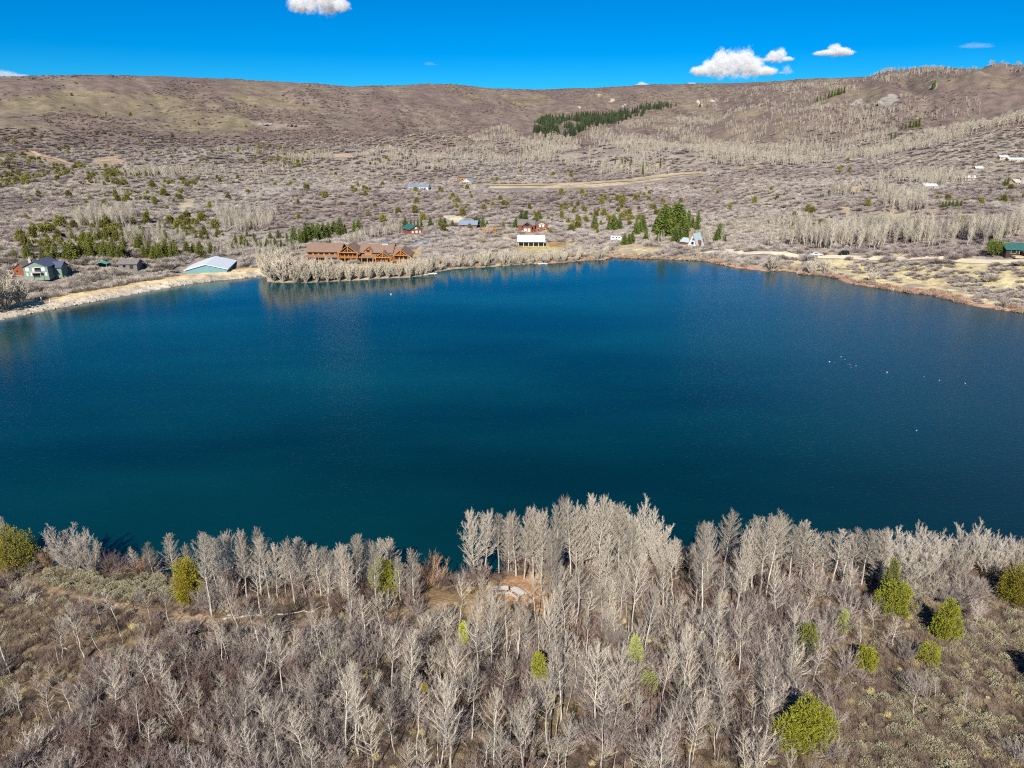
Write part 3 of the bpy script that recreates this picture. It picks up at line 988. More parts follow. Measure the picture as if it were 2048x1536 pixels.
def make_clump(seed, h, spread, stems, twn, nb=14, tw=0.0125):
    """several white stems fanning from one root: trunk part and crown part"""
    rng = np.random.default_rng(seed)
    tr, cr = Geo(), Geo()
    for s in range(stems):
        az = 2 * math.pi * s / stems + rng.uniform(-0.4, 0.4)
        out = spread * math.sqrt(rng.uniform(0.05, 1)) / h
        hh = h * rng.uniform(0.72, 1.0) * (1 - 0.35 * (out * h / spread) ** 2)
        p = np.array([0.25 * math.cos(az), 0.25 * math.sin(az), 0])
        P = curve(p, (math.cos(az) * out, math.sin(az) * out, 1), hh, 0.12, 8, rng, 0.05)
        tr.tube(P, hh * 0.011 * (1 - np.linspace(0, 1, 8)) ** 0.8 + 0.013, 5)
        for b in range(nb):
            t = 0.22 + 0.75 * (b + rng.uniform(0, 1)) / nb
            i = min(int(t * 7), 6)
            f = t * 7 - i
            q = P[i] * (1 - f) + P[i + 1] * f
            a2 = b * 2.4 + rng.uniform(-0.6, 0.6)
            L = hh * 0.20 * rng.uniform(0.7, 1.2) * (1.1 - 0.6 * t)
            el = R(35 + 25 * t)
            d = np.array([math.cos(a2) * math.cos(el) + 0.5 * out * math.cos(az), math.sin(a2) * math.cos(el) + 0.5 * out * math.sin(az), math.sin(el)])
            pts = curve(q, d, L * 1.2, 0.6, 4, rng)
            cr.tube(pts, np.linspace(0.024, 0.010, 4), 3)
            twigs_on(cr, pts, rng, twn, 0.38 * L + 0.25, tw, 0.12, 0.35, 2)
        twigs_on(cr, P[-3:], rng, twn * 2, 0.6, tw)
    return tr, cr

def make_shrub(seed, h, spread, stems, twn, r=0.014, arch=0.5):
    rng = np.random.default_rng(seed)
    g = Geo()
    for s in range(stems):
        az = rng.uniform(0, 2 * math.pi)
        o = rng.uniform(0.05, 1) * spread / h
        p = np.array([rng.normal(0, 0.18 * spread), rng.normal(0, 0.18 * spread), 0])
        P = curve(p, (math.cos(az) * o, math.sin(az) * o, 1), h * rng.uniform(0.7, 1.15), -arch * rng.uniform(0, 1), 6, rng, 0.14)
        g.tube(P, np.linspace(r * 1.8, r * 0.6, 6), 3)
        twigs_on(g, P, rng, twn, 0.32 * h, r * 0.75, 0.25, 0.35, 2)
    return g

def make_tuft(seed, h, w, n, r, up=1.0):
    """a low cushion of upright stalks"""
    rng = np.random.default_rng(seed)
    g = Geo()
    a, q = rng.uniform(0, 2 * math.pi, n), np.sqrt(rng.uniform(0, 1, n))
    p = np.stack([np.cos(a) * q * w * 0.35, np.sin(a) * q * w * 0.35, np.zeros(n)], 1)
    e = np.stack([np.cos(a) * q * w, np.sin(a) * q * w, h * (1 - 0.45 * q * q) * rng.uniform(0.7, 1.15, n)], 1) + rng.normal(0, 0.06 * w, (n, 3))
    g.spikes(p, e, r)
    m = n
    j = rng.integers(0, n, m)
    s = rng.uniform(0.4, 0.85, m)[:, None]
    q0 = p[j] + (e[j] - p[j]) * s
    g.spikes(q0, q0 + unit(rng.normal(0, 0.5, (m, 3)) + np.array([0, 0, up])) * h * 0.3, r * 0.8)
    return g

def make_sage(seed, h, w, n):
    rng = np.random.default_rng(seed)
    g = Geo()
    d = unit(rng.normal(0, 1, (n, 3)) * np.array([1, 1, 0.8]) + np.array([0, 0, 0.45]))
    d[:, 2] = np.abs(d[:, 2])
    lump = 0.75 + 0.5 * vnoise(d[:, 0] * 2.3 + 7, d[:, 1] * 2.3 + d[:, 2] * 2 + seed, seed)
    rad = rng.uniform(0.45, 1.0, n) ** 0.5 * lump
    p = d * rad[:, None] * np.array([w, w, h])
    g.leaves(p, d + rng.normal(0, 0.35, (n, 3)) + np.array([0, 0, 0.5]), h * rng.uniform(0.2, 0.34, n), h * 0.05, rng)
    return g

def make_juniper(seed, h, w, n, cone=0.5, leaf=0.30, bare=0.06):
    """foliage as thousands of sprays gathered in lobes, and a forked trunk"""
    rng = np.random.default_rng(seed)
    tr, cr = Geo(), Geo()
    tr.tube([(0, 0, 0), (0.04 * w, 0.02, 0.3 * h), (-0.03 * w, 0.03, 0.62 * h), (0, 0, 0.9 * h)], [0.032 * h, 0.026 * h, 0.016 * h, 0.006 * h], 6)
    lobes = []
    nl = max(20, int(34 + h * 7))
    for i in range(nl):
        t = (i + rng.uniform(0, 1)) / nl
        z = bare + (0.92 - bare) * t
        env = (1 - cone) * math.sqrt(max(0.02, 1 - (2 * max(z, 0.32) * 0.735 - 0.47) ** 2)) + cone * (1.04 - z) ** 0.8
        env *= min(1, 0.6 + z * 3.2)
        a = i * 2.399 + rng.uniform(-0.6, 0.6)
        q = env * w * rng.uniform(0.55, 1.0)
        c = np.array([math.cos(a) * q * 0.85, math.sin(a) * q * 0.85, z * h])
        lr = w * (0.13 + 0.17 * env) * rng.uniform(0.7, 1.3)
        lobes.append((c, lr))
        if i % 3 == 0:
            tr.tube([(0, 0, max(0.1, z - 0.22) * h), c * np.array([0.5, 0.5, 1]) - np.array([0, 0, 0.06 * h]), c], [0.012 * h, 0.008 * h, 0.003 * h], 4)
    lobes.append((np.array([0, 0, 0.92 * h]), w * 0.16))
    tot = sum(l[1] ** 2 for l in lobes)
    for c, lr in lobes:
        k = max(10, int(n * lr * lr / tot))
        d = unit(rng.normal(0, 1, (k, 3)))
        out = unit(c * np.array([1, 1, 0]) + 1e-6)
        axis = unit(np.array([0, 0, 1.0]) + 0.45 * out)
        rad = lr * (rng.uniform(0.45, 1.0, k) ** 0.5)[:, None]
        p = c + d * rad * 0.8 + axis * (d @ axis)[:, None] * rad * 0.85
        p[:, 2] = np.maximum(p[:, 2], 0.02 * h)
        o = unit(d * 0.7 + axis * 0.9 + rng.normal(0, 0.25, (k, 3)))
        cr.leaves(p, o, leaf * rng.uniform(0.7, 1.3, k), leaf * 0.24, rng)
    return tr, cr

def make_spruce(seed, h, w, tiers, per, leaf):
    rng = np.random.default_rng(seed)
    tr, cr = Geo(), Geo()
    tr.tube([(0, 0, 0), (0, 0, 0.5 * h), (0, 0, 0.98 * h)], [0.02 * h, 0.012 * h, 0.003 * h], 6)
    for i in range(tiers):
        t = i / (tiers - 1)
        z = h * (0.06 + 0.92 * t)
        q = w * (1 - t) ** 0.85 * rng.uniform(0.85, 1.12) + 0.04 * w
        nb = max(4, int(per * (1 - t) + 4))
        for b in range(nb):
            a = b * 2 * math.pi / nb + i * 1.1 + rng.uniform(-0.3, 0.3)
            L = q * rng.uniform(0.75, 1.12)
            k = max(3, int(L / leaf * 2.2))
            s = np.linspace(0.15, 1.0, k)
            p = np.stack([np.cos(a) * L * s, np.sin(a) * L * s, z - 0.28 * L * s * s + rng.normal(0, 0.03 * h / tiers, k)], 1)
            o = np.stack([np.cos(a) + rng.normal(0, 0.55, k), np.sin(a) + rng.normal(0, 0.55, k), rng.uniform(-0.15, 0.55, k)], 1)
            cr.leaves(p, o, leaf * rng.uniform(0.8, 1.3, k), leaf * 0.28, rng)
    return tr, cr

def make_mound(seed, w, h, n, r):
    """oak brush as it looks from afar: a lumpy mound of short grey stems"""
    rng = np.random.default_rng(seed)
    g = Geo()
    d = unit(rng.normal(0, 1, (n, 3)) + np.array([0, 0, 0.35]))
    d[:, 2] = np.abs(d[:, 2])
    lump = 0.6 + 0.75 * vnoise(d[:, 0] * 2.6 + 3 * seed, d[:, 1] * 2.6 + d[:, 2] * 1.7, seed)
    S = np.array([w, w, h])
    e = d * lump[:, None] * S
    b = e * 0.55 - np.array([0, 0, 0.18 * h])
    b[:, 2] = np.maximum(b[:, 2], 0)
    g.spikes(b, e + np.stack([rng.normal(0, 0.08 * w, n), rng.normal(0, 0.08 * w, n), rng.uniform(0, 0.22 * h, n)], 1), r)
    return g

def make_far_aspen(seed, h, w, n, r):
    rng = np.random.default_rng(seed)
    g = Geo()
    g.tube([(0, 0, 0), (rng.normal(0, 0.015) * h, 0, 0.5 * h), (rng.normal(0, 0.03) * h, rng.normal(0, 0.02) * h, h)], [r * 1.5, r * 1.1, r * 0.4], 4)
    z = rng.uniform(0.28, 0.97, n)
    a = rng.uniform(0, 2 * math.pi, n)
    q = w * np.sin(np.clip((z - 0.2) * 1.15, 0.05, 1) * math.pi) * rng.uniform(0.6, 1.1, n)
    p = np.stack([np.zeros(n), np.zeros(n), z * h - 0.12 * h], 1)
    e = np.stack([np.cos(a) * q, np.sin(a) * q, z * h + 0.07 * h], 1)
    g.spikes(p, e, r * 0.55)
    m = n * 2
    j = rng.integers(0, n, m)
    s = rng.uniform(0.3, 0.95, m)[:, None]
    q0 = p[j] + (e[j] - p[j]) * s
    g.spikes(q0, q0 + unit(rng.normal(0, 0.45, (m, 3)) + np.array([0, 0, 0.9])) * h * rng.uniform(0.06, 0.13, m)[:, None], r * 0.45)
    return g

# ---------------------------------------------------------------- near trees
def rise(p, ytop):
    """height of something standing at p whose top shows at row ytop"""
    lo, hi = 0.0, 120.0
    for _ in range(40):
        m = (lo + hi) / 2
        if project(p[0], p[1], p[2] + m)[1] > ytop:
            lo = m
        else:
            hi = m
    return lo

def pair_mesh(nm, pr, m1, m2, h):
    """meshes of trunk and crown, brought to one metre in height"""
    out = []
    for g, part, m in ((pr[0], 'trunk', m1), (pr[1], 'crown', m2)):
        me = g.mesh(nm + '_' + part, m)
        me.transform(Matrix.Scale(1.0 / h, 4))
        out.append(me)
    return out

TALL = [pair_mesh('tall_aspen', make_aspen(100 + i, 13, b, w, nb, 20, thick=0.0082, tw=0.0118), M['bark'], M['twig'], 13)
        for i, (b, w, nb) in enumerate([(0.30, 2.0, 66), (0.44, 1.8, 54), (0.20, 2.3, 74), (0.48, 1.8, 46), (0.34, 2.5, 66), (0.26, 1.6, 62)])]
FIELD = [pair_mesh('field_aspen', make_aspen(200 + i, 7.5, b, w, nb, 13, lean=rl, crooked=0.011, up=0.6, tw=0.0080, thick=0.0088), M['bark'], M['twig'], 7.5)
         for i, (b, w, nb, rl) in enumerate([(0.38, 1.5, 26, 0.03), (0.46, 1.3, 20, -0.05), (0.32, 1.7, 28, 0.04), (0.52, 1.4, 18, 0.07), (0.28, 1.4, 30, -0.02), (0.42, 1.9, 22, -0.06), (0.56, 1.2, 16, 0.02)])]
FAN = [pair_mesh('fan_tree', make_clump(300 + i, 10, sp_, st, 15, 19, 0.0145), M['cbark'], M['ctwig'], 10) for i, (sp_, st) in enumerate([(6.0, 22), (5.0, 17), (7.0, 26)])]

def plant(name, meshes, p, h, label, cat, rz=0.0, wide=1.0, group=None, tilt=(0, 0)):
    t = thing(name, label, cat, (p[0], p[1], p[2] - 0.05), rz, group, (h * wide, h * wide, h))
    t.rotation_euler = (tilt[0], tilt[1], rz)
    child('trunk', meshes[0], t)
    child('crown', meshes[1], t)
    return t

rnd = random.Random(11)
# x, foot row, top row in the photograph of the trees along the near bank
SHORE_L = [(272, 1150, 1092), (305, 1150, 1088), (348, 1155, 1072), (388, 1165, 1086), (424, 1232, 1066), (440, 1200, 1072), (457, 1205, 1078), (478, 1185, 1066), (494, 1197, 1062),
           (508, 1186, 1070), (522, 1190, 1064), (540, 1200, 1072), (556, 1198, 1090), (572, 1190, 1095), (590, 1208, 1080), (606, 1188, 1082), (626, 1180, 1086), (642, 1192, 1094),
           (658, 1192, 1098), (672, 1180, 1100), (687, 1214, 1094), (702, 1222, 1092), (712, 1204, 1071), (724, 1184, 1076), (741, 1182, 1084), (753, 1215, 1086), (766, 1168, 1081),
           (781, 1168, 1080), (801, 1200, 1118), (829, 1212, 1103)]
SHORE_C = [(952, 1142, 1023), (972, 1140, 1026), (998, 1146, 1028), (1016, 1148, 1036), (1032, 1152, 1028), (1048, 1158, 1020), (1066, 1160, 1022), (1084, 1166, 1026), (1104, 1256, 1066), (1106, 1190, 1018),
           (1121, 1178, 996), (1137, 1184, 1002), (1151, 1178, 1012), (1166, 1168, 1024), (1181, 1150, 994), (1196, 1168, 1000), (1216, 1154, 1003), (1236, 1162, 1014), (1252, 1180, 1040)]
SHORE_R = [(1330, 1140, 1072), (1352, 1150, 1078), (1376, 1160, 1085), (1396, 1272, 1048), (1414, 1190, 1052), (1446, 1152, 1029), (1470, 1240, 1062), (1486, 1196, 1058), (1504, 1180, 1036), (1518, 1204, 1035), (1532, 1190, 1036), (1546, 1158, 1044),
           (1561, 1146, 1042), (1576, 1180, 1060), (1592, 1172, 1044), (1600, 1176, 1050), (1622, 1168, 1072), (1641, 1166, 1067), (1662, 1176, 1062), (1681, 1172, 1066), (1700, 1176, 1060),
           (1722, 1174, 1061), (1741, 1172, 1062), (1754, 1180, 1080)]
FANS = [(150, 1142, 1042, 0, 1.1, 'multi-stemmed bare tree fanning out over the water beside the left juniper'),
        (8, 1128, 1030, 1, 0.8, 'bare tree at the left edge rising behind the olive juniper'),
        (1283, 1128, 1002, 2, 0.85, 'widest bare cottonwood fanning out over the water right of the tall row'),
        (1802, 1168, 1045, 0, 1.05, 'multi-stemmed fan of white trunks above the two-tone juniper'),
        (1850, 1160, 1048, 1, 0.8, 'slim fan of bare stems just right of the white-trunked fan'),
        (1935, 1140, 1046, 2, 1.0, 'broad bare cottonwood with a pale straight leader near the right edge'),
        (1990, 1150, 1062, 1, 0.9, 'bare fan tree between the broad cottonwood and the right edge'),
        (2036, 1150, 1078, 0, 0.75, 'bare fan tree cut by the right edge above the dark juniper'),
        (190, 1146, 1075, 1, 1.0, 'low bare fan tree spreading right of the left multi-stemmed one'),
        (1775, 1170, 1058, 1, 0.9, 'bare fan tree touching the left side of the white-trunked fan'),
        (1832, 1165, 1052, 2, 0.8, 'bare fan tree filling behind the white-trunked fan'),
        (1905, 1150, 1060, 0, 0.85, 'bare fan tree touching the left side of the broad cottonwood'),
        (1966, 1148, 1052, 0, 0.85, 'bare fan tree touching the right side of the broad cottonwood'),
        (1320, 1145, 1050, 0, 0.9, 'lower bare fan tree right of the widest cottonwood'),
        (1250, 1135, 1020, 1, 0.8, 'bare fan tree left of the widest cottonwood'),
        (2090, 1150, 1075, 1, 0.9, 'bare fan tree beyond the right edge of the bank')]
ORD = ['first', 'second', 'third', 'fourth', 'fifth', 'sixth', 'seventh', 'eighth', 'ninth', 'tenth', 'eleventh', 'twelfth', 'thirteenth', 'fourteenth', 'fifteenth', 'sixteenth', 'seventeenth',
       'eighteenth', 'nineteenth', 'twentieth', 'twenty-first', 'twenty-second', 'twenty-third', 'twenty-fourth', 'twenty-fifth', 'twenty-sixth', 'twenty-seventh', 'twenty-eighth', 'twenty-ninth', 'thirtieth']
bank_pts = []
for row, where, grp, wd in ((SHORE_L, 'in the left shore row, counted from the left', 'bare aspens of the left shore row', 0.95),
                            (SHORE_C, 'in the tallest shore row behind the picnic tables, from the left', 'tall bare trees behind the picnic tables', 1.0),
                            (SHORE_R, 'in the right shore row, counted from the wide cottonwood', 'bare aspens of the right shore row', 1.05)):
    for i, (X, Yb, Yt) in enumerate(sorted(row)):
        p = hit(X, Yb)
        if lake_sd(p[0], p[1])[0] < 0.4:
            for k in range(40):
                p = Vector((p[0], p[1] - 0.4, 0))
                if lake_sd(p[0], p[1])[0] > 0.5:
                    break
            p = Vector((p[0], p[1], ground(p[0], p[1])))
        h = rise(p, Yt)
        bank_pts.append((p[0], p[1]))
        k = rnd.choice([0, 2, 4, 5, 2]) if Yb - Yt < 110 else rnd.choice([0, 1, 2, 4, 3])
        plant('bare_aspen', TALL[k], p, h * 0.97, f'{ORD[i]} bare aspen {where}', 'tree', rnd.uniform(0, 6.28), wd * rnd.uniform(0.9, 1.15) * min(1.35, max(0.95, (13 / h) ** 0.6)), grp, (rnd.uniform(-0.04, 0.04), rnd.uniform(-0.04, 0.04)))
for X, Yb, Yt, k, wd, lab in FANS:
    p = hit(X, Yb)
    for q in range(40):
        if lake_sd(p[0], p[1])[0] > 0.3:
            break
        p = Vector((p[0], p[1] - 0.4, 0))
    p = Vector((p[0], p[1], ground(p[0], p[1])))
    h = rise(p, Yt)
    bank_pts.append((p[0], p[1]))
    plant('bare_cottonwood', FAN[k], p, h, lab, 'tree', rnd.uniform(0, 6.28), wd, 'bare fan-shaped trees on the near bank')

# green trees of the near bank: x, foot, top, width in rows of the photograph, kind, material, label
GREEN = [(30, 1143, 1062, 96, 'round', 'junyel2', 'large olive juniper at the left edge on the bank'),
         (382, 1206, 1117, 58, 'col', 'junyel', 'tall mustard-yellow juniper beside the white double trunk'),
         (770, 1192, 1124, 66, 'col', 'junpale2', 'yellow-green juniper half hidden behind the left shore row'),
         (545, 1264, 1232, 17, 'cone', 'junpale', 'tiny pale sapling beside the bleached fallen log'),
         (446, 1486, 1455, 18, 'cone', 'junpale', 'tiny green sapling in the brush at lower left'),
         (928, 1300, 1242, 27, 'cone', 'junbright', 'bright lime-green sapling below the clearing'),
         (1077, 1382, 1302, 31, 'col', 'junpale2', 'narrow yellow-green sapling leaning in the middle of the thicket'),
         (1268, 1342, 1270, 44, 'cone', 'junpale', 'pale see-through young conifer among grey trunks'),
         (1295, 1388, 1345, 40, 'round', 'junpale', 'pale green bush just below the see-through young conifer'),
         (850, 1408, 1366, 18, 'col', 'junyel', 'thin mustard-yellow sapling in the lower centre'),
         (1610, 1312, 1248, 44, 'col', 'jundark', 'dark olive juniper shaded among bare trunks on the right'),
         (1682, 1266, 1220, 30, 'cone', 'junpale', 'pale olive young juniper among trunks above the small round one'),
         (1728, 1340, 1294, 42, 'round', 'jun', 'small round yellow-green juniper on the brown scrub'),
         (1772, 1215, 1114, 46, 'cone', 'jundark', 'tall grey-green juniper spire behind the brighter one'),
         (1784, 1228, 1165, 72, 'round', 'jun', 'full bright juniper standing at the foot of the grey-green spire'),
         (1886, 1277, 1199, 64, 'cone', 'jun', 'cone-shaped juniper on the scrub slope at right'),
         (1855, 1328, 1287, 46, 'round', 'junpale2', 'small flat-topped juniper with a visible bare stem'),
         (2032, 1208, 1138, 82, 'round', 'jundark2', 'large dark olive juniper at the right edge'),
         (1604, 1494, 1381, 124, 'big', 'jun', 'biggest bright yellow-green juniper at lower right'),
         (2100, 1385, 1310, 70, 'round', 'jun', 'juniper beyond the right edge casting its shadow on the sage')]
M['junyel2'] = mat('olive_yellow_sprays', (0.35, 0.30, 0.025), var=0.45, scale=1.2, c2=(0.18, 0.17, 0.02))
M['junpale2'] = mat('lime_olive_sprays', (0.34, 0.34, 0.04), var=0.3, scale=1.5)
M['jundark'] = mat('grey_olive_sprays', (0.22, 0.235, 0.06), var=0.3, scale=1.5)
M['jundark2'] = mat('dark_olive_sprays', (0.24, 0.21, 0.02), var=0.3, scale=1.5)
green_pts, green_px = [], []
for i, (X, Yb, Yt, W, kind, mm, lab) in enumerate(GREEN):
    p = hit(X, Yb - 2)
    if lake_sd(p[0], p[1])[0] < 0.6:
        p = Vector((p[0], p[1] - 1.5, 0)); p[2] = ground(p[0], p[1])
    h = rise(p, Yt)
    w = W / px_per_m((p[0], p[1], p[2] + h / 2)) / 2
    green_pts.append((p[0], p[1], w, h))
    green_px.append((X, Yb, W, Yt))
    cone = {'round': 0.25, 'col': 0.15, 'cone': 0.9, 'big': 0.72}[kind]
    n = int(min(6000, 800 + 240 * w * h * 1.6))
    tr, cr = make_juniper(500 + i, h, w * (0.72 if kind == 'big' else 1.0), n, cone, leaf=0.24 if h > 3 else 0.18)
    t = thing('juniper', lab, 'tree', (p[0], p[1], p[2] - 0.05), 0, 'junipers on the near bank')
    if kind == 'big':           # a second, lower head leans out on its right
        t2, c2 = make_juniper(560, h * 0.80, w * 0.62, n // 2, 0.6, leaf=0.24)
        for gg, src in ((tr, t2), (cr, c2)):
            for V, F in zip(src.v, src.f):
                pass
            Vs = np.concatenate(src.v) + np.array([w * 0.48, 0.2, 0])
            Fs = [r for F in src.f for r in F.tolist()]
            gg.v.append(Vs)
            for F in src.f:
                gg.f.append(F + gg.n)
            gg.n += len(Vs)
        t3, c3 = make_juniper(561, h * 0.62, w * 0.55, n // 3, 0.5, leaf=0.24)
        Vs = np.concatenate(c3.v) + np.array([-w * 0.50, -0.1, 0])
        cr.v.append(Vs)
        for F in c3.f:
            cr.f.append(F + cr.n)
        cr.n += len(Vs)
        cr.v = [v * np.array([1.06, 1.06, 0.88]) for v in cr.v]
    tr.obj('trunk', M['junbark'], t)
    cr.obj('crown', M[mm], t)

# ---------------------------------------------------------------- aspens in the thicket
WHERE = [((0, 1230, 420, 1540), 'slender bare aspen in the sparse thicket at lower left'), ((420, 1230, 860, 1540), 'bare white aspen in the thicket left of the clearing'),
         ((860, 1230, 1300, 1540), 'tall bare aspen in the dense thicket below the picnic clearing'), ((1300, 1180, 1640, 1540), 'bare aspen in the grey thicket left of the biggest juniper'),
         ((1640, 1180, 2048, 1540), 'small bare aspen standing alone on the scrub slope at right')]
field = []
def free(x, y, gap):
    return all((x - a) ** 2 + (y - b) ** 2 > gap * gap for a, b in field) and all((x - a) ** 2 + (y - b) ** 2 > 0.8 for a, b in bank_pts) \
        and all((x - a) ** 2 + (y - b) ** 2 > (w * 0.95) ** 2 for a, b, w, h in green_pts)
SINGLES = [(962, 1262, 1166), (976, 1242, 1172), (986, 1278, 1185), (1052, 1250, 1192), (1013, 1292, 1205), (1076, 1268, 1150), (1032, 1304, 1218), (1090, 1246, 1130), (1122, 1262, 1140), (107, 1442, 1372), (235, 1245, 1184), (302, 1250, 1186), (315, 1380, 1268), (265, 1372, 1308), (170, 1320, 1230), (125, 1320, 1245), (300, 1385, 1310), (105, 1375, 1330), (20, 1345, 1225), (30, 1425, 1370),
           (235, 1435, 1345), (437, 1450, 1385), (475, 1462, 1395), (577, 1415, 1260), (345, 1290, 1245), (463, 1335, 1255), (205, 1306, 1245), (1827, 1430, 1350), (1870, 1400, 1358), (1760, 1296, 1250), (1785, 1294, 1240),
           (1720, 1290, 1230), (1745, 1262, 1215), (1925, 1440, 1380), (1950, 1260, 1205), (1912, 1198, 1150), (1870, 1190, 1145), (1580, 1312, 1235), (1545, 1250, 1130), (1625, 1370, 1285), (1555, 1320, 1250), (1508, 1465, 1385), (1640, 1290, 1245),
           (950, 1390, 1215), (985, 1350, 1220), (1100, 1430, 1320), (1225, 1440, 1300), (1050, 1500, 1410), (1390, 1240, 1110), (700, 1265, 1180), (730, 1290, 1200), (697, 1350, 1280), (810, 1440, 1370), (760, 1420, 1350)]
def add_field(p, h, k):
    field.append((p[0], p[1]))
    X, Y = project(p[0], p[1], p[2])
    lab = next((l for (a, b, c, d), l in WHERE if a <= X < c and b <= Y < d), 'bare aspen in the thicket along the near bank')
    plant('bare_aspen', FIELD[k], p, h, lab, 'tree', rnd.uniform(0, 6.28), rnd.uniform(0.9, 1.15) * min(1.3, (7.5 / h) ** 0.4), lab.replace('aspen', 'aspens'), tuple((3.6 if rnd.random() < 0.09 else 1.0) * rnd.uniform(-0.09, 0.09) for _ in range(2)))
for X, Yb, Yt in SINGLES:
    p = hit(X, Yb)
    add_field(p, rise(p, Yt), rnd.randrange(7))
tries = 0
while len(field) < 205 and tries < 9000:
    tries += 1
    X, Y = rnd.uniform(-40, 2090), rnd.uniform(1195, 1580)
    dens = np.interp(X, [0, 400, 700, 900, 1300, 1560, 1700, 2048], [0.25, 0.5, 0.8, 1.0, 1.0, 0.8, 0.12, 0.05])
    if Y < 1270:
        dens *= np.interp(X, [0, 450, 850, 1080, 1150, 1600, 1750, 2048], [0.05, 0.25, 0.2, 0.1, 1.6, 1.6, 0.3, 0.05])
    if rnd.random() > dens:
        continue
    if any(abs(X - a) < w * 0.62 and b - 4 < Y < b + 95 for a, b, w, t in green_px):
        continue
    p = hit(X, Y)
    if lake_sd(p[0], p[1])[0] < 1.5 or not free(p[0], p[1], 1.15):
        continue
    if line_dist(np.array([p[0]]), np.array([p[1]]), TRAIL)[0] < 1.3 or any(math.hypot(p[0] - c[0], p[1] - c[1]) < r * 0.85 for c, r in zip(CLEAR, CLEAR_R)):
        continue
    if in_poly(X, Y, SAGE_A) or in_poly(X, Y, SAGE_B):
        if rnd.random() < 0.93:
            continue
    hh = np.interp(X, [0, 400, 900, 1300, 1600, 1700, 2048], [4.5, 5.5, 8.0, 8.0, 6.0, 3.8, 3.5]) * rnd.uniform(0.6, 1.3)
    add_field(p, hh, rnd.randrange(7))

# the thinnest saplings of the thicket, past the three hundred largest, as one cover
sx_, sy_, sz_, sh_ = [], [], [], []
tries = 0
while len(sx_) < 190 and tries < 9000:
    tries += 1
    X, Y = rnd.uniform(-60, 2110), rnd.uniform(1180, 1600)
    if rnd.random() > np.interp(X, [0, 400, 700, 900, 1300, 1600, 1700, 2048], [0.2, 0.4, 0.7, 1.0, 1.0, 0.9, 0.1, 0.03]):
        continue
    if in_poly(X, Y, SAGE_A) or in_poly(X, Y, SAGE_B) or any(abs(X - a) < w * 0.6 and b - 4 < Y < b + 70 for a, b, w, t in green_px):
        continue
    p = hit(X, Y)
    if lake_sd(p[0], p[1])[0] < 1.0 or line_dist(np.array([p[0]]), np.array([p[1]]), TRAIL)[0] < 1.0 or any(math.hypot(p[0] - c[0], p[1] - c[1]) < r * 0.95 for c, r in zip(CLEAR, CLEAR_R)):
        continue
    sx_.append(p[0]); sy_.append(p[1]); sz_.append(p[2])
    sh_.append(float(np.interp(X, [0, 700, 900, 1300, 1700], [3.0, 4.0, 5.5, 5.5, 3.0])) * rnd.uniform(0.6, 1.3))
n = len(sx_)
srcs = []
for m in FIELD:
    t = next(o for o in scene.objects if o.parent is not None and o.data is not None and o.data.name == m[0].name)
    srcs.append([t] + [o for o in t.parent.children if o.name.startswith('crown')])
hs_ = np.array(sh_)
rg_ = np.random.default_rng(12)
scatter('sapling_thicket', 'thin pale saplings crowding between the larger bare aspens', 'saplings', np.stack([sx_, sy_, np.array(sz_) - 0.05], 1),
        np.stack([rg_.normal(0, 0.07, n), rg_.normal(0, 0.07, n), rg_.uniform(0, 6.28, n)], 1), np.stack([hs_, hs_, hs_], 1), rg_.integers(0, 7, n), srcs)

# ---------------------------------------------------------------- undergrowth of the near bank
SHRUBS = [(150, 1395), (320, 1360), (400, 1330), (560, 1470), (700, 1400), (860, 1470), (1010, 1420), (1180, 1480), (1330, 1420), (1440, 1350), (1480, 1490), (90, 1480), (640, 1330), (1150, 1330)]
shrub_me = [make_shrub(700 + i, 1.9, 1.3, st, tw, 0.0165, ar).mesh('leafless_shrub', M[m]) for i, (st, tw, ar, m) in
            enumerate([(16, 13, 0.9, 'oak'), (20, 11, 0.5, 'oak'), (14, 14, 1.3, 'oak'), (18, 12, 0.7, 'redstem'), (15, 12, 1.1, 'twig')])]
shrub_src = []
for i, (X, Y) in enumerate(SHRUBS):
    p = hit(X, Y)
    o = bpy.data.objects.new('leafless_shrub', shrub_me[i % 5])
    col.objects.link(o)
    o.location = (p[0], p[1], p[2] - 0.03)
    o.rotation_euler = (0, 0, i * 1.3)
    s = 1.0 + 0.25 * math.sin(i * 2.1)
    o.scale = (s, s, s)
    tag(o, 'leafless grey-purple shrub arching among the thicket stems', 'shrub', 'leafless shrubs in the thicket')
    if i < 5:
        shrub_src.append([o])
tuft_me = [make_tuft(760, 0.75, 0.75, 90, 0.014).mesh('dry_scrub', M['scrub']), make_tuft(761, 0.6, 0.9, 90, 0.014).mesh('dry_scrub', M['scrub']),
           make_tuft(762, 0.9, 0.65, 80, 0.013).mesh('dry_scrub', M['redstem']), make_tuft(763, 0.55, 0.45, 90, 0.012, 1.6).mesh('straw_tuft', M['drygrass'])]
tuft_src = []
for i, (X, Y, lab) in enumerate([(1700, 1420, 'low brown scrub bush on the open slope right of the biggest juniper'), (1760, 1370, 'low brown scrub bush below the small round juniper'),
                                 (150, 1260, 'reddish dry scrub bush just below the trail at left'), (75, 1153, 'straw-yellow grass tuft beside the trail at far left')]):
    p = hit(X, Y)
    o = bpy.data.objects.new('grass_tuft' if i == 3 else 'scrub_bush', tuft_me[i])
    col.objects.link(o)
    o.location = p
    tag(o, lab, 'grass' if i == 3 else 'shrub')
    tuft_src.append([o])
sage_me = [make_sage(770 + i, 0.62, 0.6, 230).mesh('sagebrush', M['sage']) for i in range(3)]
sage_src = []
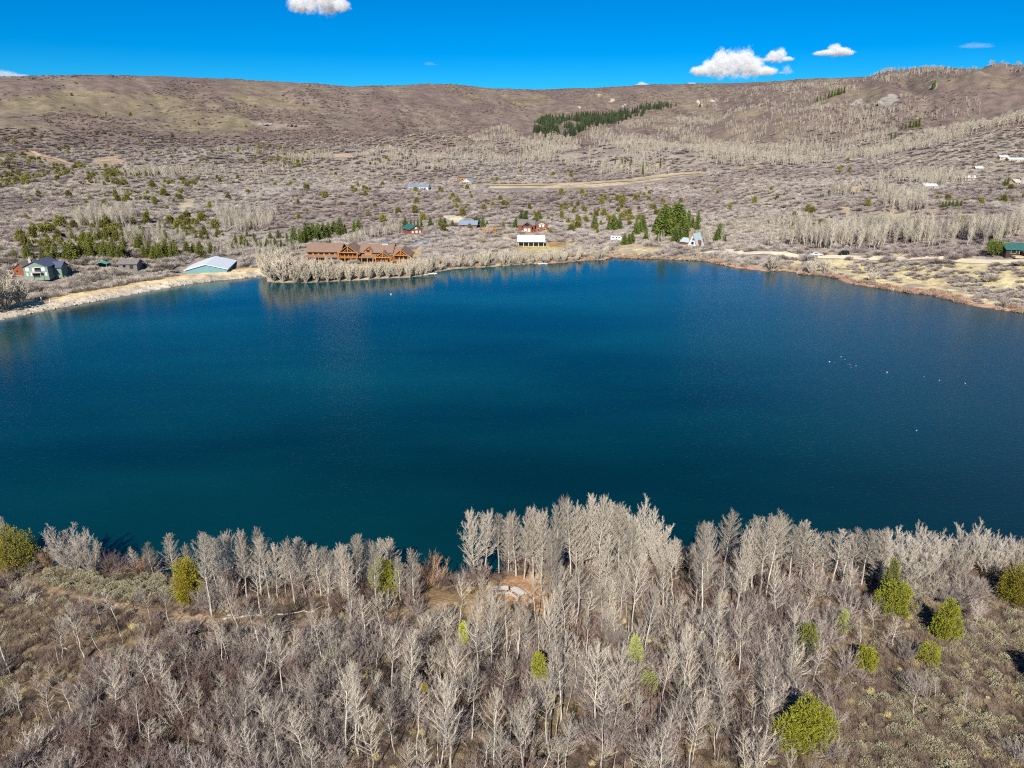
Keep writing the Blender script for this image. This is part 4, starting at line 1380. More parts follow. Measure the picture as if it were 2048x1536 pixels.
for i, (X, Y, lab) in enumerate([(1900, 1420, 'grey-green sagebrush right of the lone aspen'), (1990, 1350, 'grey-green sagebrush on the slope near the right edge'), (300, 1185, 'grey-green sagebrush on the bank above the trail')]):
    p = hit(X, Y)
    o = bpy.data.objects.new('sagebrush', sage_me[i])
    col.objects.link(o)
    o.location = p
    tag(o, lab, 'shrub')
    sage_src.append([o])

def near_points(n, seed):
    rng = np.random.default_rng(seed)
    x = rng.uniform(-78, 78, n)
    y = rng.uniform(41, 100, n)
    s = lake_sd(x, y)
    z = height(x, y)
    k = (s > 0.5) & (np.abs(x) < 12 + y * 0.86)
    return x[k], y[k], z[k], s[k], rng

def clear_mask(x, y, tw=1.1, cw=0.9):
    m = (line_dist(x, y, TRAIL) > tw) & (line_dist(x, y, TRAIL2) > tw * 0.8)
    for c, r in zip(CLEAR, CLEAR_R):
        m &= np.hypot(x - c[0], y - c[1]) > r * cw
    return m

def put(name, label, cat, x, y, z, rng, s0, s1, nvar, sources, tilt=0.12, var=None, sink=0.03):
    n = len(x)
    rot = np.stack([rng.normal(0, tilt, n), rng.normal(0, tilt, n), rng.uniform(0, 6.28, n)], 1)
    s = rng.uniform(s0, s1, n)
    scl = np.stack([s, s, s * rng.uniform(0.8, 1.2, n)], 1)
    if var is None:
        var = rng.integers(0, nvar, n)
    return scatter(name, label, cat, np.stack([x, y, z - sink], 1), rot, scl, var, sources)

x, y, z, s, rng = near_points(30000, 5)
px, py = project(x, y, z)
sage = in_poly(px, py, SAGE_A) | in_poly(px, py, SAGE_B)
scrub = in_poly(px, py, SCRUB) | in_poly(px, py, SCRUB2)
cm = clear_mask(x, y)
n1 = fbm(x / 5.0, y / 5.0, 201, 3)
u = rng.uniform(0, 1, len(x))
# shrubs where the thicket is
dens = 0.30 * sstep(-0.25, 0.12, n1) * np.where(sage, 0.02, np.where(scrub, 0.10, 1.0)) * np.where(s < 4, 1.0, 1.0)
k = cm & (u < dens)
kind = np.where(fbm(x / 8.0, y / 8.0, 205, 2) + rng.normal(0, 0.3, len(x)) > 0.35, 3, np.where(rng.uniform(0, 1, len(x)) < 0.22, 4, rng.integers(0, 3, len(x))))
kind = np.where((s < 7) & (rng.uniform(0, 1, len(x)) < 0.4), 3, kind)
put('undergrowth', 'grey and reddish leafless brush filling the ground between the near trees', 'undergrowth', x[k], y[k], z[k], rng, 0.7, 1.55, 5, shrub_src, 0.2, kind[k])
# low brown scrub everywhere else
u = rng.uniform(0, 1, len(x))
k = clear_mask(x, y, 0.8, 0.75) & (u < np.where(in_poly(px, py, SAGE_A), 0.12, np.where(sage, 0.5, np.where(scrub, 1.0, 0.38))))
kind = np.where(rng.uniform(0, 1, len(x)) < 0.12 + 0.25 * sstep(0.1, 0.5, n1), 3, np.where(rng.uniform(0, 1, len(x)) < 0.2, 2, rng.integers(0, 2, len(x))))
put('ground_cover', 'low dry brown scrub and straw tufts covering the near ground', 'ground cover', x[k], y[k], z[k], rng, 0.6, 1.25, 4, tuft_src, 0.15, kind[k])
x, y, z, s, rng = near_points(26000, 6)
px, py = project(x, y, z)
sage = in_poly(px, py, SAGE_A) | in_poly(px, py, SAGE_B)
n1 = fbm(x / 4.0, y / 4.0, 211, 3)
k = clear_mask(x, y, 0.7, 1.0) & (rng.uniform(0, 1, len(x)) < np.where(in_poly(px, py, SAGE_A), 0.85, np.where(sage, 0.5, 0)) * sstep(-0.6, 0.15, n1) + np.where(sage, 0.0, np.where(in_poly(px, py, SCRUB), 0.12, np.where(in_poly(px, py, SCRUB2), 0.10, 0.015))))
put('sagebrush_cover', 'grey-green sagebrush covering the open slope and the left bank', 'sagebrush', x[k], y[k], z[k], rng, 0.55, 1.25, 3, sage_src, 0.1)

# ---------------------------------------------------------------- things lying about on the near bank
def log_at(X0, Y0, X1, Y1, r, label, lift=0.15, branches=3, seed=0):
    a, b = hit(X0, Y0), hit(X1, Y1)
    rng = np.random.default_rng(900 + seed)
    mid = (a + b) / 2
    A, B = np.array(a - mid) + [0, 0, lift], np.array(b - mid) + [0, 0, lift]
    pts = np.array([A + (B - A) * t + rng.normal(0, 0.06, 3) for t in np.linspace(0, 1, 7)])
    t = thing('fallen_log', label, 'log', mid)
    Geo().tube(pts, np.linspace(r, r * 0.45, 7), 7).obj('trunk', M['log'], t)
    g = Geo()
    for i in range(branches):
        q = pts[rng.integers(2, 6)]
        d = unit(B - A) + rng.normal(0, 0.5, 3)
        d[2] = abs(d[2]) * 0.5
        g.tube(curve(q, d, rng.uniform(0.8, 2.0), 0, 4, rng), np.linspace(r * 0.4, 0.012, 4), 4)
    if branches:
        g.obj('branch', M['log'], t)
log_at(449, 1241, 526, 1234, 0.17, 'long bleached log lying on the trail beside the tiny pale sapling', 0.3, 4, 1)
log_at(455, 1236, 515, 1231, 0.11, 'thinner bleached log lying just behind the long one', 0.4, 2, 2)
log_at(556, 1232, 632, 1226, 0.10, 'thin pale log lying behind bare trunks right of the bleached pair', 0.3, 2, 3)
log_at(842, 1160, 902, 1164, 0.12, 'bleached driftwood trunk reaching over the water below the orange willow', 0.6, 4, 4)
log_at(120, 1300, 158, 1306, 0.09, 'short pale log crossing the lower-left scrub', 0.3, 1, 5)
log_at(1570, 1466, 1640, 1450, 0.06, 'thin pale dead branch in the scrub below the biggest juniper', 0.25, 2, 6)
log_at(1220, 1245, 1290, 1300, 0.08, 'leaning dead pole in the grey thicket', 0.6, 2, 7)

def boulder(X, Y, r, label, m='greyrock', seed=0):
    p = hit(X, Y)
    rng = np.random.default_rng(950 + seed)
    g = Geo().ball((0, 0, 0.25 * r), (r, r * 0.75, r * 0.62), 9, 6, 0.16, rng)
    o = g.obj('boulder', M[m], loc=p)
    o.rotation_euler = (0, 0, seed * 1.7)
    tag(o, label, 'rock')
boulder(279, 1252, 0.55, 'grey boulder beside the trail, left of a smaller one', seed=1)
boulder(287, 1251, 0.40, 'small pale boulder leaning on the grey one by the trail', 'rock', 2)
boulder(1062, 1203, 0.42, 'flat white stone on the clearing below the picnic tables', 'rock', 3)
boulder(967, 1215, 0.18, 'small white stone at the left of the clearing', 'rock', 4)
# the outcrop: many tilted slabs fused into one ridge of rock
rng = np.random.default_rng(77)
g = Geo()
for i in range(17):
    a = rng.uniform(0, 6.28)
    q = math.sqrt(rng.uniform(0, 1)) * 1.5
    w, l, hh = rng.uniform(0.15, 0.35), rng.uniform(0.6, 1.2), rng.uniform(0.5, 1.3) * (1.1 - 0.4 * q / 1.5)
    b = Geo().ball((0, 0, 0), (l * 0.6, w, hh), 7, 5, 0.12, rng)
    V = b.v[0]
    th = 0.9 + rng.normal(0, 0.35)
    V = np.stack([V[:, 0] * math.cos(th) - V[:, 1] * math.sin(th), V[:, 0] * math.sin(th) + V[:, 1] * math.cos(th) - 0.25 * V[:, 2], V[:, 2]], 1)
    g.add(V + [math.cos(a) * q * 1.15, math.sin(a) * q * 0.8, 0.2], b.f[0])
tag(g.obj('rock_outcrop', M['greyrock'], loc=hit(574, 1440)), 'fissured grey rock outcrop in the brush at lower left of centre', 'rock')

src_out = scene.objects['rock_outcrop']
for X, Y, sc_, sz_, lab in ((1762, 208, 11, 9, 'pale broken rock outcrop on the upper right mountainside'), (1785, 213, 8, 7, 'smaller rock outcrop just right of the pale broken one'), (1718, 207, 7, 6, 'rock outcrop left of the pale broken one'),
                            (530, 249, 12, 4, 'low rocky ledge on the left-hand face'), (585, 252, 10, 3.5, 'low rocky ledge right of the longer one on the left-hand face')):
    o = bpy.data.objects.new('rock_outcrop', src_out.data)
    col.objects.link(o)
    o.location = hit(X, Y)
    o.rotation_euler = (0, 0, X)
    o.scale = (sc_, sc_, sz_)
    tag(o, lab, 'rock')
def picnic_table(X, Y, rz, label):
    t = thing('picnic_table', label, 'picnic table', hit(X, Y), rz, 'picnic tables in the clearing', 1.12)
    g = Geo()
    for i in range(5):
        y0 = -0.375 + i * 0.152
        g.box(-0.92, 0.92, y0, y0 + 0.142, 0.715, 0.755)
    g.obj('tabletop', M['tablewood'], t)
    for sgn in (-1, 1):
        b = Geo()
        for i in range(2):
            y0 = sgn * 0.68 - 0.145 + i * 0.15
            b.box(-0.92, 0.92, y0, y0 + 0.14, 0.425, 0.46)
        b.obj('bench', M['tablewood'], t)
        q = Geo()
        x = sgn * 0.62
        for s2 in (-1, 1):
            q.tube([(x, s2 * 0.66, 0), (x, s2 * 0.24, 0.71)], [0.05, 0.05], 4)
        q.box(x - 0.021, x + 0.021, -0.80, 0.80, 0.34, 0.42)
        q.box(x - 0.021, x + 0.021, -0.36, 0.36, 0.62, 0.71)
        q.obj('leg', M['tablewood'], t)
picnic_table(1002, 1186, R(0), 'left bleached picnic table lying square to the shore in the clearing')
picnic_table(1035, 1192, R(-48), 'right picnic table turned at an angle on the orange needle bed')
# orange willow by the inlet
wg = make_shrub(990, 4.2, 3.0, 34, 18, 0.02, 0.2)
p = hit(862, 1172)
p = Vector((p[0], p[1], ground(p[0], p[1])))
tag(wg.obj('orange_willow', M['willow'], loc=p), 'orange-brown leafless willow leaning over the inlet', 'shrub')
wg = make_shrub(991, 3.2, 1.6, 22, 14, 0.018, 0.3)
p = hit(100, 1140)
tag(wg.obj('orange_willow', M['willow'], loc=(p[0], p[1], ground(p[0], p[1]))), 'rusty leafless willow between the left juniper and the fan tree', 'shrub')
wg = make_shrub(992, 3.0, 1.0, 18, 14, 0.018, 0.2)
p = hit(285, 1152)
tag(wg.obj('orange_willow', M['willow'], loc=(p[0], p[1], ground(p[0], p[1]))), 'slim rusty willow between the two leftmost shore aspens', 'shrub')

# ---------------------------------------------------------------- the far shore: trees one can tell apart
SPRUCE = [pair_mesh('conifer', make_spruce(600 + i, 14, w, 17, 14, 1.3), M['junbark'], M['spruce'], 14) for i, w in enumerate((3.1, 3.7, 2.6))]
OLIVE = [(a, b.copy()) for a, b in SPRUCE]
for a, b in OLIVE:
    b.materials[0] = M['olivepine']
JUNI = [pair_mesh('hill_juniper', make_juniper(640 + i, 5, w, 420, c, leaf=0.85), M['junbark'], M['farjun'], 5) for i, (w, c) in enumerate(((1.9, 0.25), (2.2, 0.5), (1.6, 0.7)))]
WILLOW = [pair_mesh('bare_willow', make_clump(660 + i, 9, sp_, st, 7, 9, 0.05), M['cbark'], M['farwillow'], 9) for i, (sp_, st) in enumerate(((4.2, 22), (5.0, 24)))]

CON = [(56, 523, 497, 0), (70, 520, 507, 1), (86, 522, 497, 0), (99, 522, 495, 1), (112, 518, 489, 0), (119, 487, 469, 1), (137, 521, 486, 1), (145, 522, 482, 0), (152, 519, 489, 0), (165, 510, 477, 1), (158, 520, 492, 2), (183, 499, 466, 1),
       (175, 516, 487, 0), (198, 512, 487, 0), (205, 516, 490, 2), (216, 509, 485, 1), (224, 516, 486, 0), (231, 518, 487, 0), (241, 520, 492, 1), (249, 514, 488, 0), (265, 494, 476, 2), (290, 514, 494, 1), (300, 512, 484, 0), (309, 517, 492, 1),
       (315, 510, 486, 0), (321, 517, 487, 0), (333, 512, 479, 1), (342, 517, 497, 2), (297, 443, 418, 2), (320, 471, 454, 2), (401, 512, 484, 1), (388, 508, 486, 0), (423, 508, 485, 0), (472, 497, 474, 1), (461, 500, 482, 0), (484, 496, 480, 1), (495, 496, 480, 0),
       (513, 492, 480, 1), (524, 494, 480, 0), (535, 497, 478, 1), (543, 496, 481, 0), (551, 496, 477, 1), (563, 494, 480, 0), (575, 490, 470, 2), (589, 492, 459, 0), (601, 492, 464, 2), (607, 488, 466, 0), (614, 486, 453, 0), (620, 484, 457, 1), (627, 481, 452, 0), (633, 484, 460, 2),
       (638, 481, 452, 0), (648, 479, 452, 1), (655, 477, 455, 0), (658, 472, 449, 0), (669, 470, 447, 1), (676, 470, 450, 2), (682, 472, 442, 0), (691, 471, 453, 0), (709, 464, 445, 0), (718, 464, 443, 1), (724, 465, 452, 2), (660, 489, 480, 1),
       (769, 456, 445, 1), (786, 455, 443, 0), (798, 456, 448, 2), (811, 456, 438, 1), (822, 455, 444, 0), (836, 457, 441, 2), (843, 458, 442, 2), (829, 456, 444, 2), (861, 455, 437, 0), (882, 458, 440, 1), (890, 458, 439, 0), (878, 455, 442, 2), (905, 452, 442, 1),
       (949, 448, 437, 0), (953, 452, 436, 1), (959, 451, 439, 0), (966, 455, 437, 0), (974, 453, 443, 1), (1020, 458, 449, 2), (1032, 458, 439, 0), (1028, 459, 446, 1), (1043, 441, 424, 1), (1051, 442, 425, 1), (1072, 442, 428, 1), (1080, 442, 427, 1), (1189, 459, 435, 1),
       (1218, 462, 442, 0), (1226, 463, 435, 0), (1233, 461, 442, 1), (1239, 462, 438, 0), (1249, 489, 470, 1), (1258, 488, 471, 0), (1264, 486, 468, 1), (1272, 472, 444, 0), (1279, 468, 446, 1), (1285, 464, 436, 0), (1292, 481, 462, 1), (1311, 468, 442, 0), (1315, 465, 438, 1), (1319, 466, 429, 0),
       (1316, 486, 470, 1), (1324, 470, 424, 1), (1327, 474, 419, 0), (1332, 468, 421, 2), (1337, 466, 424, 0), (1342, 470, 432, 1), (1348, 462, 418, 0), (1353, 462, 417, 1), (1359, 466, 419, 0), (1365, 468, 428, 0), (1350, 487, 462, 1), (1358, 482, 458, 0), (1363, 474, 440, 1), (1370, 470, 448, 0), (1372, 478, 453, 1),
       (1376, 459, 427, 2), (1384, 459, 438, 0), (1389, 476, 462, 1), (1394, 464, 429, 2), (1403, 478, 464, 2), (1432, 485, 464, 0), (1438, 482, 453, 1), (1443, 481, 464, 2), (1450, 485, 472, 2), (1712, 458, 435, 2), (1781, 444, 432, 2), (1814, 477, 461, 2), (1996, 475, 453, 2), (2009, 471, 459, 2), (2023, 467, 448, 0),
       (1884, 416, 405, 0), (1890, 416, 404, 2), (1897, 416, 405, 1), (1904, 416, 403, 0), (1912, 416, 402, 1), (1921, 414, 402, 0), (2014, 372, 357, 2), (2008, 372, 360, 0),
       (1688, 186, 174, 2), (1682, 188, 177, 2), (1676, 190, 178, 0), (1669, 192, 181, 2), (1663, 194, 183, 0), (1657, 197, 186, 2), (1649, 199, 188, 2), (1640, 203, 193, 2), (1634, 205, 195, 0), (1757, 155, 144, 2), (1868, 177, 163, 2), (1864, 178, 168, 0),
       (1837, 254, 238, 2), (1831, 254, 241, 0), (1826, 255, 243, 2), (1819, 256, 244, 2), (1811, 258, 249, 0), (1803, 259, 251, 2), (1795, 261, 253, 2), (1789, 279, 266, 2), (1781, 279, 270, 0), (1752, 266, 257, 2), (1320, 337, 322, 2), (1230, 331, 319, 2), (1285, 351, 333, 2), (1243, 330, 318, 0), (1262, 333, 320, 1), (1250, 331, 322, 2), (1400, 214, 206, 0), (1414, 216, 209, 2)]
rnd = random.Random(23)
HOUSES_KEEP = []          # (x, y, radius) filled by the buildings: no brush grows there
def far_label(X, Yb):
    if Yb < 300: return ('tiny dark spruce on the upper mountainside at right', 'spruces on the upper mountainside')
    if X < 360: return ('green conifer in the belt behind the green house and the white arena', 'conifers behind the arena')
    if X < 570: return ('short green conifer between the white-roofed arena and the log lodge', 'conifers between arena and lodge')
    if X < 730: return ('dark green conifer in the row behind the left wing of the log lodge', 'conifers behind the lodge')
    if X < 1000: return ('small conifer beside the green-roofed red house above the lodge', 'conifers above the lodge')
    if X < 1200: return ('conifer near the pair of brown houses above the white barn', 'conifers near the paired houses')
    if X < 1300: return ('conifer left of the big grove by the A-frame cabin', 'conifers left of the cabin')
    if X < 1410: return ('tall green conifer in the grove behind the A-frame cabin', 'conifers behind the cabin')
    if X < 1700: return ('conifer just right of the A-frame cabin', 'conifers right of the cabin')
    return ('conifer standing among pale aspens on the right far shore', 'conifers on the right far shore')
for X, Yb, Yt, k in CON:
    p = hit(X, Yb)
    h = min(max(rise(p, Yt) * (1.05 if X < 570 else 1.2), 3.0), 27.0)
    lab, grp = far_label(X, Yb)
    plant('conifer', (OLIVE if X < 565 else SPRUCE)[k], p, h, lab, 'tree', rnd.uniform(0, 6.28), {0: 1.15, 1: 1.2, 2: 0.85}[k] * rnd.uniform(0.9, 1.1), grp)
CONZ = [(0, 522), (60, 500), (200, 470), (330, 455), (420, 470), (560, 480), (600, 488), (480, 502), (360, 516), (110, 526)]
q = 0
while q < 90:
    X, Yb = rnd.uniform(-20, 600), rnd.uniform(455, 526)
    if not in_poly(X, Yb, CONZ) or in_poly(X, Yb, [(60, 530), (130, 530), (130, 505), (60, 505)]):
        continue
    q += 1
    p = hit(X, Yb)
    lab, grp = far_label(X, Yb)
    plant('conifer', OLIVE[rnd.randrange(3)], p, rnd.uniform(3.5, 7.0), lab, 'tree', rnd.uniform(0, 6.28), rnd.uniform(1.0, 1.4), grp)
# the pine with a bare stem at the right edge
p = hit(1986, 514)
h = rise(p, 484)
tr, cr = make_juniper(680, h, 4.2, 700, 0.15, leaf=0.8, bare=0.42)
t = thing('pine_tree', 'round-headed pine with a bare stem beside the green-roofed house', 'tree', p)
tr.obj('trunk', M['junbark'], t)
cr.obj('crown', M['spruce'], t)
# bare willows and cottonwoods on the far water's edge
WIL = [(545, 565, 508, 0, 1.0, 'biggest pale bare willow on the point left of the lodge'), (528, 553, 520, 1, 0.8, 'pale willow at the very tip of the point'), (566, 564, 515, 1, 0.9, 'pale bare willow just right of the biggest one'),
       (592, 566, 517, 0, 0.85, 'pale willow below the left end of the lodge'), (612, 565, 522, 1, 0.8, 'pale willow below the lodge\'s left wing, second along'), (634, 564, 524, 0, 0.7, 'bare willow below the lodge\'s left wing, third along'), (656, 563, 527, 1, 0.7, 'bare willow below the join of the lodge\'s wings'),
       (678, 562, 530, 0, 0.7, 'bare willow below the lodge\'s large gable'), (700, 561, 527, 1, 0.75, 'bare willow right of the lodge\'s large gable, by the water'), (718, 560, 527, 0, 0.65, 'bare willow below the middle of the lodge'), (738, 559, 528, 1, 0.65, 'bare willow below the lodge\'s chimney'),
       (757, 557, 526, 0, 0.7, 'bare willow below the lodge\'s low gable'), (777, 556, 527, 1, 0.7, 'bare willow below the lodge\'s deck steps'), (798, 555, 526, 0, 0.7, 'bare willow below the lodge\'s right gable'), (820, 554, 526, 1, 0.75, 'bare willow just right of the lodge deck'), (842, 551, 527, 0, 0.75, 'bare willow beside the white dock'),
       (975, 531, 503, 0, 0.6, 'pale willow left of the white barn shore'), (1012, 528, 500, 1, 0.7, 'pale willow below and left of the white barn'), (1035, 526, 505, 0, 0.7, 'pale willow below the white barn'), (1115, 523, 499, 1, 0.7, 'pale willow below and right of the white barn'), (1128, 524, 503, 0, 0.7, 'low pale willow next to the one right of the barn'),
       (1195, 519, 498, 0, 0.7, 'pale willow beside the right inlet'), (1547, 544, 507, 0, 1.0, 'round pale willow standing alone by the gravel road'), (1395, 516, 495, 1, 0.6, 'small bare willow below the A-frame cabin'), (1622, 549, 515, 0, 0.8, 'bare willow on the shore below the white pickup'), (1648, 547, 516, 1, 0.8, 'bare willow on the shore right of the white pickup'),
       (1745, 565, 538, 0, 0.9, 'lone bare willow in the straw meadow'), (14, 617, 548, 0, 1.0, 'big bare cottonwood at the left end of the dam'), (42, 612, 556, 1, 0.9, 'second bare cottonwood at the left end of the dam'), (-20, 625, 550, 1, 1.0, 'bare cottonwood beyond the left edge by the dam'), (2010, 616, 592, 1, 1.0, 'bare shrub willow on the right shore near the edge')]
for X, Yb, Yt, k, w, lab in WIL:
    p = hit(X, Yb)
    for q in range(30):
        if lake_sd(p[0], p[1])[0] > 0.3:
            break
        p = Vector((p[0], p[1] + 0.7, 0))
    p = Vector((p[0], p[1], ground(p[0], p[1])))
    plant('bare_willow', WILLOW[k], p, rise(p, Yt) * 1.12, lab, 'tree', rnd.uniform(0, 6.28), w * 1.4, 'bare willows along the far shore')

# ---------------------------------------------------------------- the far side: brush, stands of aspen and scattered junipers
ASPEN_ZONES = [  # outline in the photograph, density, height
    ([(560, 292), (640, 286), (760, 300), (900, 288), (1010, 252), (1060, 280), (1060, 330), (900, 342), (700, 342), (600, 350)], 0.55, 9),
    ([(1000, 250), (1060, 275), (1340, 235), (1500, 215), (1720, 192), (1800, 262), (1760, 300), (1650, 330), (1300, 345), (1060, 330)], 0.75, 10),
    ([(1480, 180), (1740, 156), (1720, 192), (1500, 225), (1380, 215)], 0.7, 11),
    ([(1735, 158), (1745, 146), (1775, 136), (2048, 128), (2048, 146), (1900, 150), (1770, 166)], 0.9, 12),
    ([(1700, 308), (1850, 268), (2048, 224), (2048, 245), (1880, 288), (1750, 322)], 1.0, 11),
    ([(1700, 200), (1800, 190), (1980, 200), (1960, 235), (1800, 250), (1720, 240)], 0.4, 10),
    ([(165, 362), (300, 345), (410, 342), (410, 356), (260, 372), (170, 378)], 0.8, 9),
    ([(380, 350), (620, 330), (700, 325), (700, 345), (560, 356), (400, 366)], 0.6, 8),
    ([(430, 300), (640, 288), (640, 302), (560, 312), (440, 318)], 0.4, 8),
    ([(150, 440), (270, 428), (282, 455), (160, 460)], 1.0, 9),
    ([(280, 522), (420, 502), (480, 495), (605, 492), (605, 508), (420, 522)], 0.45, 5),
    ([(430, 425), (520, 420), (560, 430), (540, 465), (450, 470)], 0.5, 8),
    ([(690, 488), (720, 474), (790, 458), (806, 463), (750, 478), (700, 493)], 1.2, 6),
    ([(1440, 488), (1450, 478), (1530, 480), (1640, 482), (1720, 470), (1800, 466), (2000, 470), (2048, 455), (2048, 472), (1985, 496), (1850, 500), (1790, 492), (1740, 503), (1690, 496), (1640, 500), (1600, 490), (1560, 496), (1500, 488), (1460, 492)], 0.95, 12),
    ([(1725, 365), (1800, 350), (1900, 348), (1950, 365), (1830, 382), (1740, 386)], 0.9, 10),
    ([(1640, 385), (1720, 375), (1730, 392), (1650, 398)], 0.8, 9),
    ([(1755, 400), (1850, 395), (1860, 425), (1770, 428)], 0.9, 10),
    ([(1190, 330), (1330, 325), (1420, 340), (1400, 352), (1200, 352)], 0.5, 9),
    ([(1540, 448), (1620, 444), (1625, 458), (1545, 462)], 0.7, 8),
    ([(1300, 470), (1340, 468), (1420, 478), (1420, 490), (1290, 492)], 0.6, 7),
    ([(240, 482), (330, 470), (380, 490), (330, 515), (250, 520)], 0.4, 8),
]
JUN_ZONES = [([(0, 305), (60, 308), (150, 330), (330, 350), (250, 372), (120, 372), (0, 378)], 1.0),
             ([(330, 320), (480, 285), (600, 300), (620, 320), (480, 340), (340, 345)], 0.55),
             ([(560, 320), (650, 300), (640, 340), (570, 348)], 0.8), ([(720, 318), (780, 312), (790, 330), (730, 334)], 0.8),
             ([(230, 385), (330, 365), (400, 360), (390, 400), (320, 412), (220, 408)], 0.8),
             ([(0, 480), (60, 455), (330, 440), (420, 430), (400, 480), (200, 490), (60, 505)], 0.5),
             ([(880, 440), (1000, 420), (1010, 400), (900, 400)], 0.25), ([(1040, 420), (1220, 400), (1330, 385), (1330, 440), (1200, 450), (1050, 440)], 0.45),
             ([(1680, 318), (1720, 320), (1700, 350), (1670, 352)], 0.9), ([(1030, 345), (1160, 345), (1160, 355), (1030, 356)], 0.9),
             ([(0, 380), (2048, 380), (2048, 470), (0, 470)], 0.07), ([(0, 240), (420, 250), (420, 320), (0, 310)], 0.12), ([(0, 160), (700, 180), (700, 260), (0, 260)], 0.018), ([(400, 330), (1000, 330), (1000, 380), (400, 380)], 0.07)]
OPEN = STRAW
def far_candidates(n, seed, d0, d1, az0=-0.80, az1=0.80):
    rng = np.random.default_rng(seed)
    az = rng.uniform(az0, az1, n)
    d = d0 * (d1 / d0) ** rng.uniform(0, 1, n)
    x, y = d * np.sin(az), d * np.cos(az)
    s = lake_sd(x, y)
    z = height(x, y)
    k = (s > 1.0) & (y > 130)
    return x[k], y[k], z[k], s[k], d[k], rng
FAR_ROADS = [TR for TR in ()]
def zone_val(px, py, zones):
    v = np.zeros(len(px))
    for zn in zones:
        v = np.maximum(v, in_poly(px, py, zn[0]) * zn[1])
    return v
def keep_clear(x, y):
    m = np.ones(len(x), bool)
    for a, b, r in HOUSES_KEEP:
        m &= np.hypot(x - a, y - b) > r
    return m

# ---------------------------------------------------------------- buildings
def frame_at(X, Y, yaw, name, label, cat='house', keep=9.0, lift=0.0):
    p = hit(X, Y)
    HOUSES_KEEP.append((p[0], p[1], keep))
    return thing(name, label, cat, (p[0], p[1], p[2] + lift), yaw)

def gable_walls(w, l, h, rise_, axis='y'):
    """solid walls with two gable ends; the gable spans w, the ridge runs l along axis"""
    prof = [(-w / 2, -1.5), (w / 2, -1.5), (w / 2, h), (0, h + rise_), (-w / 2, h)]
    g = Geo()
    g.extrude(prof, -l / 2, l / 2, axis)
    return g
def gable_roof(w, l, h, rise_, axis='y', over=0.7, over_l=0.6, t=0.28, lift=0.03):
    k = rise_ / (w / 2)
    e = w / 2 + over
    ze = h + rise_ - k * e + lift
    zr = h + rise_ + lift
    prof = [(-e, ze), (-e, ze + t), (0, zr + t), (e, ze + t), (e, ze), (0, zr)]
    g = Geo()
    g.extrude(prof, -l / 2 - over_l, l / 2 + over_l, axis)
    return g
def shift(g, dx, dy, dz=0.0):
    g.v = [v + np.array([dx, dy, dz]) for v in g.v]
    return g
def window(parent, x, y, z, w, h, face='-y', glass='glass', trim='white', label=None):
    """a framed window standing on a wall face, its pane a sub-part"""
    g, q = Geo(), Geo()
    b = 0.12
    if face == '-y':
        g.box(x - w / 2 - b, x + w / 2 + b, y - 0.07, y, z - b, z); g.box(x - w / 2 - b, x + w / 2 + b, y - 0.07, y, z + h, z + h + b)
        g.box(x - w / 2 - b, x - w / 2, y - 0.07, y, z, z + h); g.box(x + w / 2, x + w / 2 + b, y - 0.07, y, z, z + h)
        q.box(x - w / 2, x + w / 2, y - 0.035, y, z, z + h)
    else:
        sg = 1 if face == '+x' else -1
        a, c = (y, y)
        def bx(gg, y0, y1, z0, z1, t):
            gg.box(min(x, x + sg * t), max(x, x + sg * t), y0, y1, z0, z1)
        bx(g, y - w / 2 - b, y + w / 2 + b, z - b, z, 0.07); bx(g, y - w / 2 - b, y + w / 2 + b, z + h, z + h + b, 0.07)
        bx(g, y - w / 2 - b, y - w / 2, z, z + h, 0.07); bx(g, y + w / 2, y + w / 2 + b, z, z + h, 0.07)
        bx(q, y - w / 2, y + w / 2, z, z + h, 0.035)
    f = g.obj('window', M[trim], parent)
    q.obj('pane', M[glass], f)
    return f
def chimney(parent, x, y, z0, z1, w, m='stone'):
    g = Geo().box(x - w / 2, x + w / 2, y - w / 2, y + w / 2, z0, z1).box(x - w / 2 - 0.12, x + w / 2 + 0.12, y - w / 2 - 0.12, y + w / 2 + 0.12, z1, z1 + 0.25)
    g.box(x - w / 4, x + w / 4, y - w / 4, y + w / 4, z1 + 0.25, z1 + 0.55)
    return g.obj('chimney', M[m], parent)

# ---- log lodge: a long two-storey wing, a great gable, a middle run with a dormer and chimney, two lower gables and a deck
def gable_timbers(parent, x, y, w, h, rise_, n_post=2):
    """heavy log frame of a gable end, standing proud of a recessed glazed wall"""
    g = Geo()
    k = rise_ / (w / 2)
    for sg in (-1, 1):
        g.tube([(x + sg * (w / 2 + 0.9), y, h - 0.9 * k), (x, y, h + rise_)], 0.24, 6)
        g.tube([(x + sg * w * 0.25, y, h + 0.45), (x, y, h + rise_ * 0.62)], 0.17, 6)
    g.tube([(x - w / 2 - 0.3, y, h + 0.3), (x + w / 2 + 0.3, y, h + 0.3)], 0.27, 6)
    g.tube([(x, y, h + 0.3), (x, y, h + rise_ - 0.1)], 0.24, 6)
    g.obj('gable_truss', M['logwall'], parent)
    for i in range(n_post):
        px_ = x + (i / (n_post - 1) - 0.5) * (w - 0.4)
        Geo().tube([(px_, y, -1.0), (px_, y, h + 0.2)], 0.27, 7).obj('log_post', M['logwall'], parent)

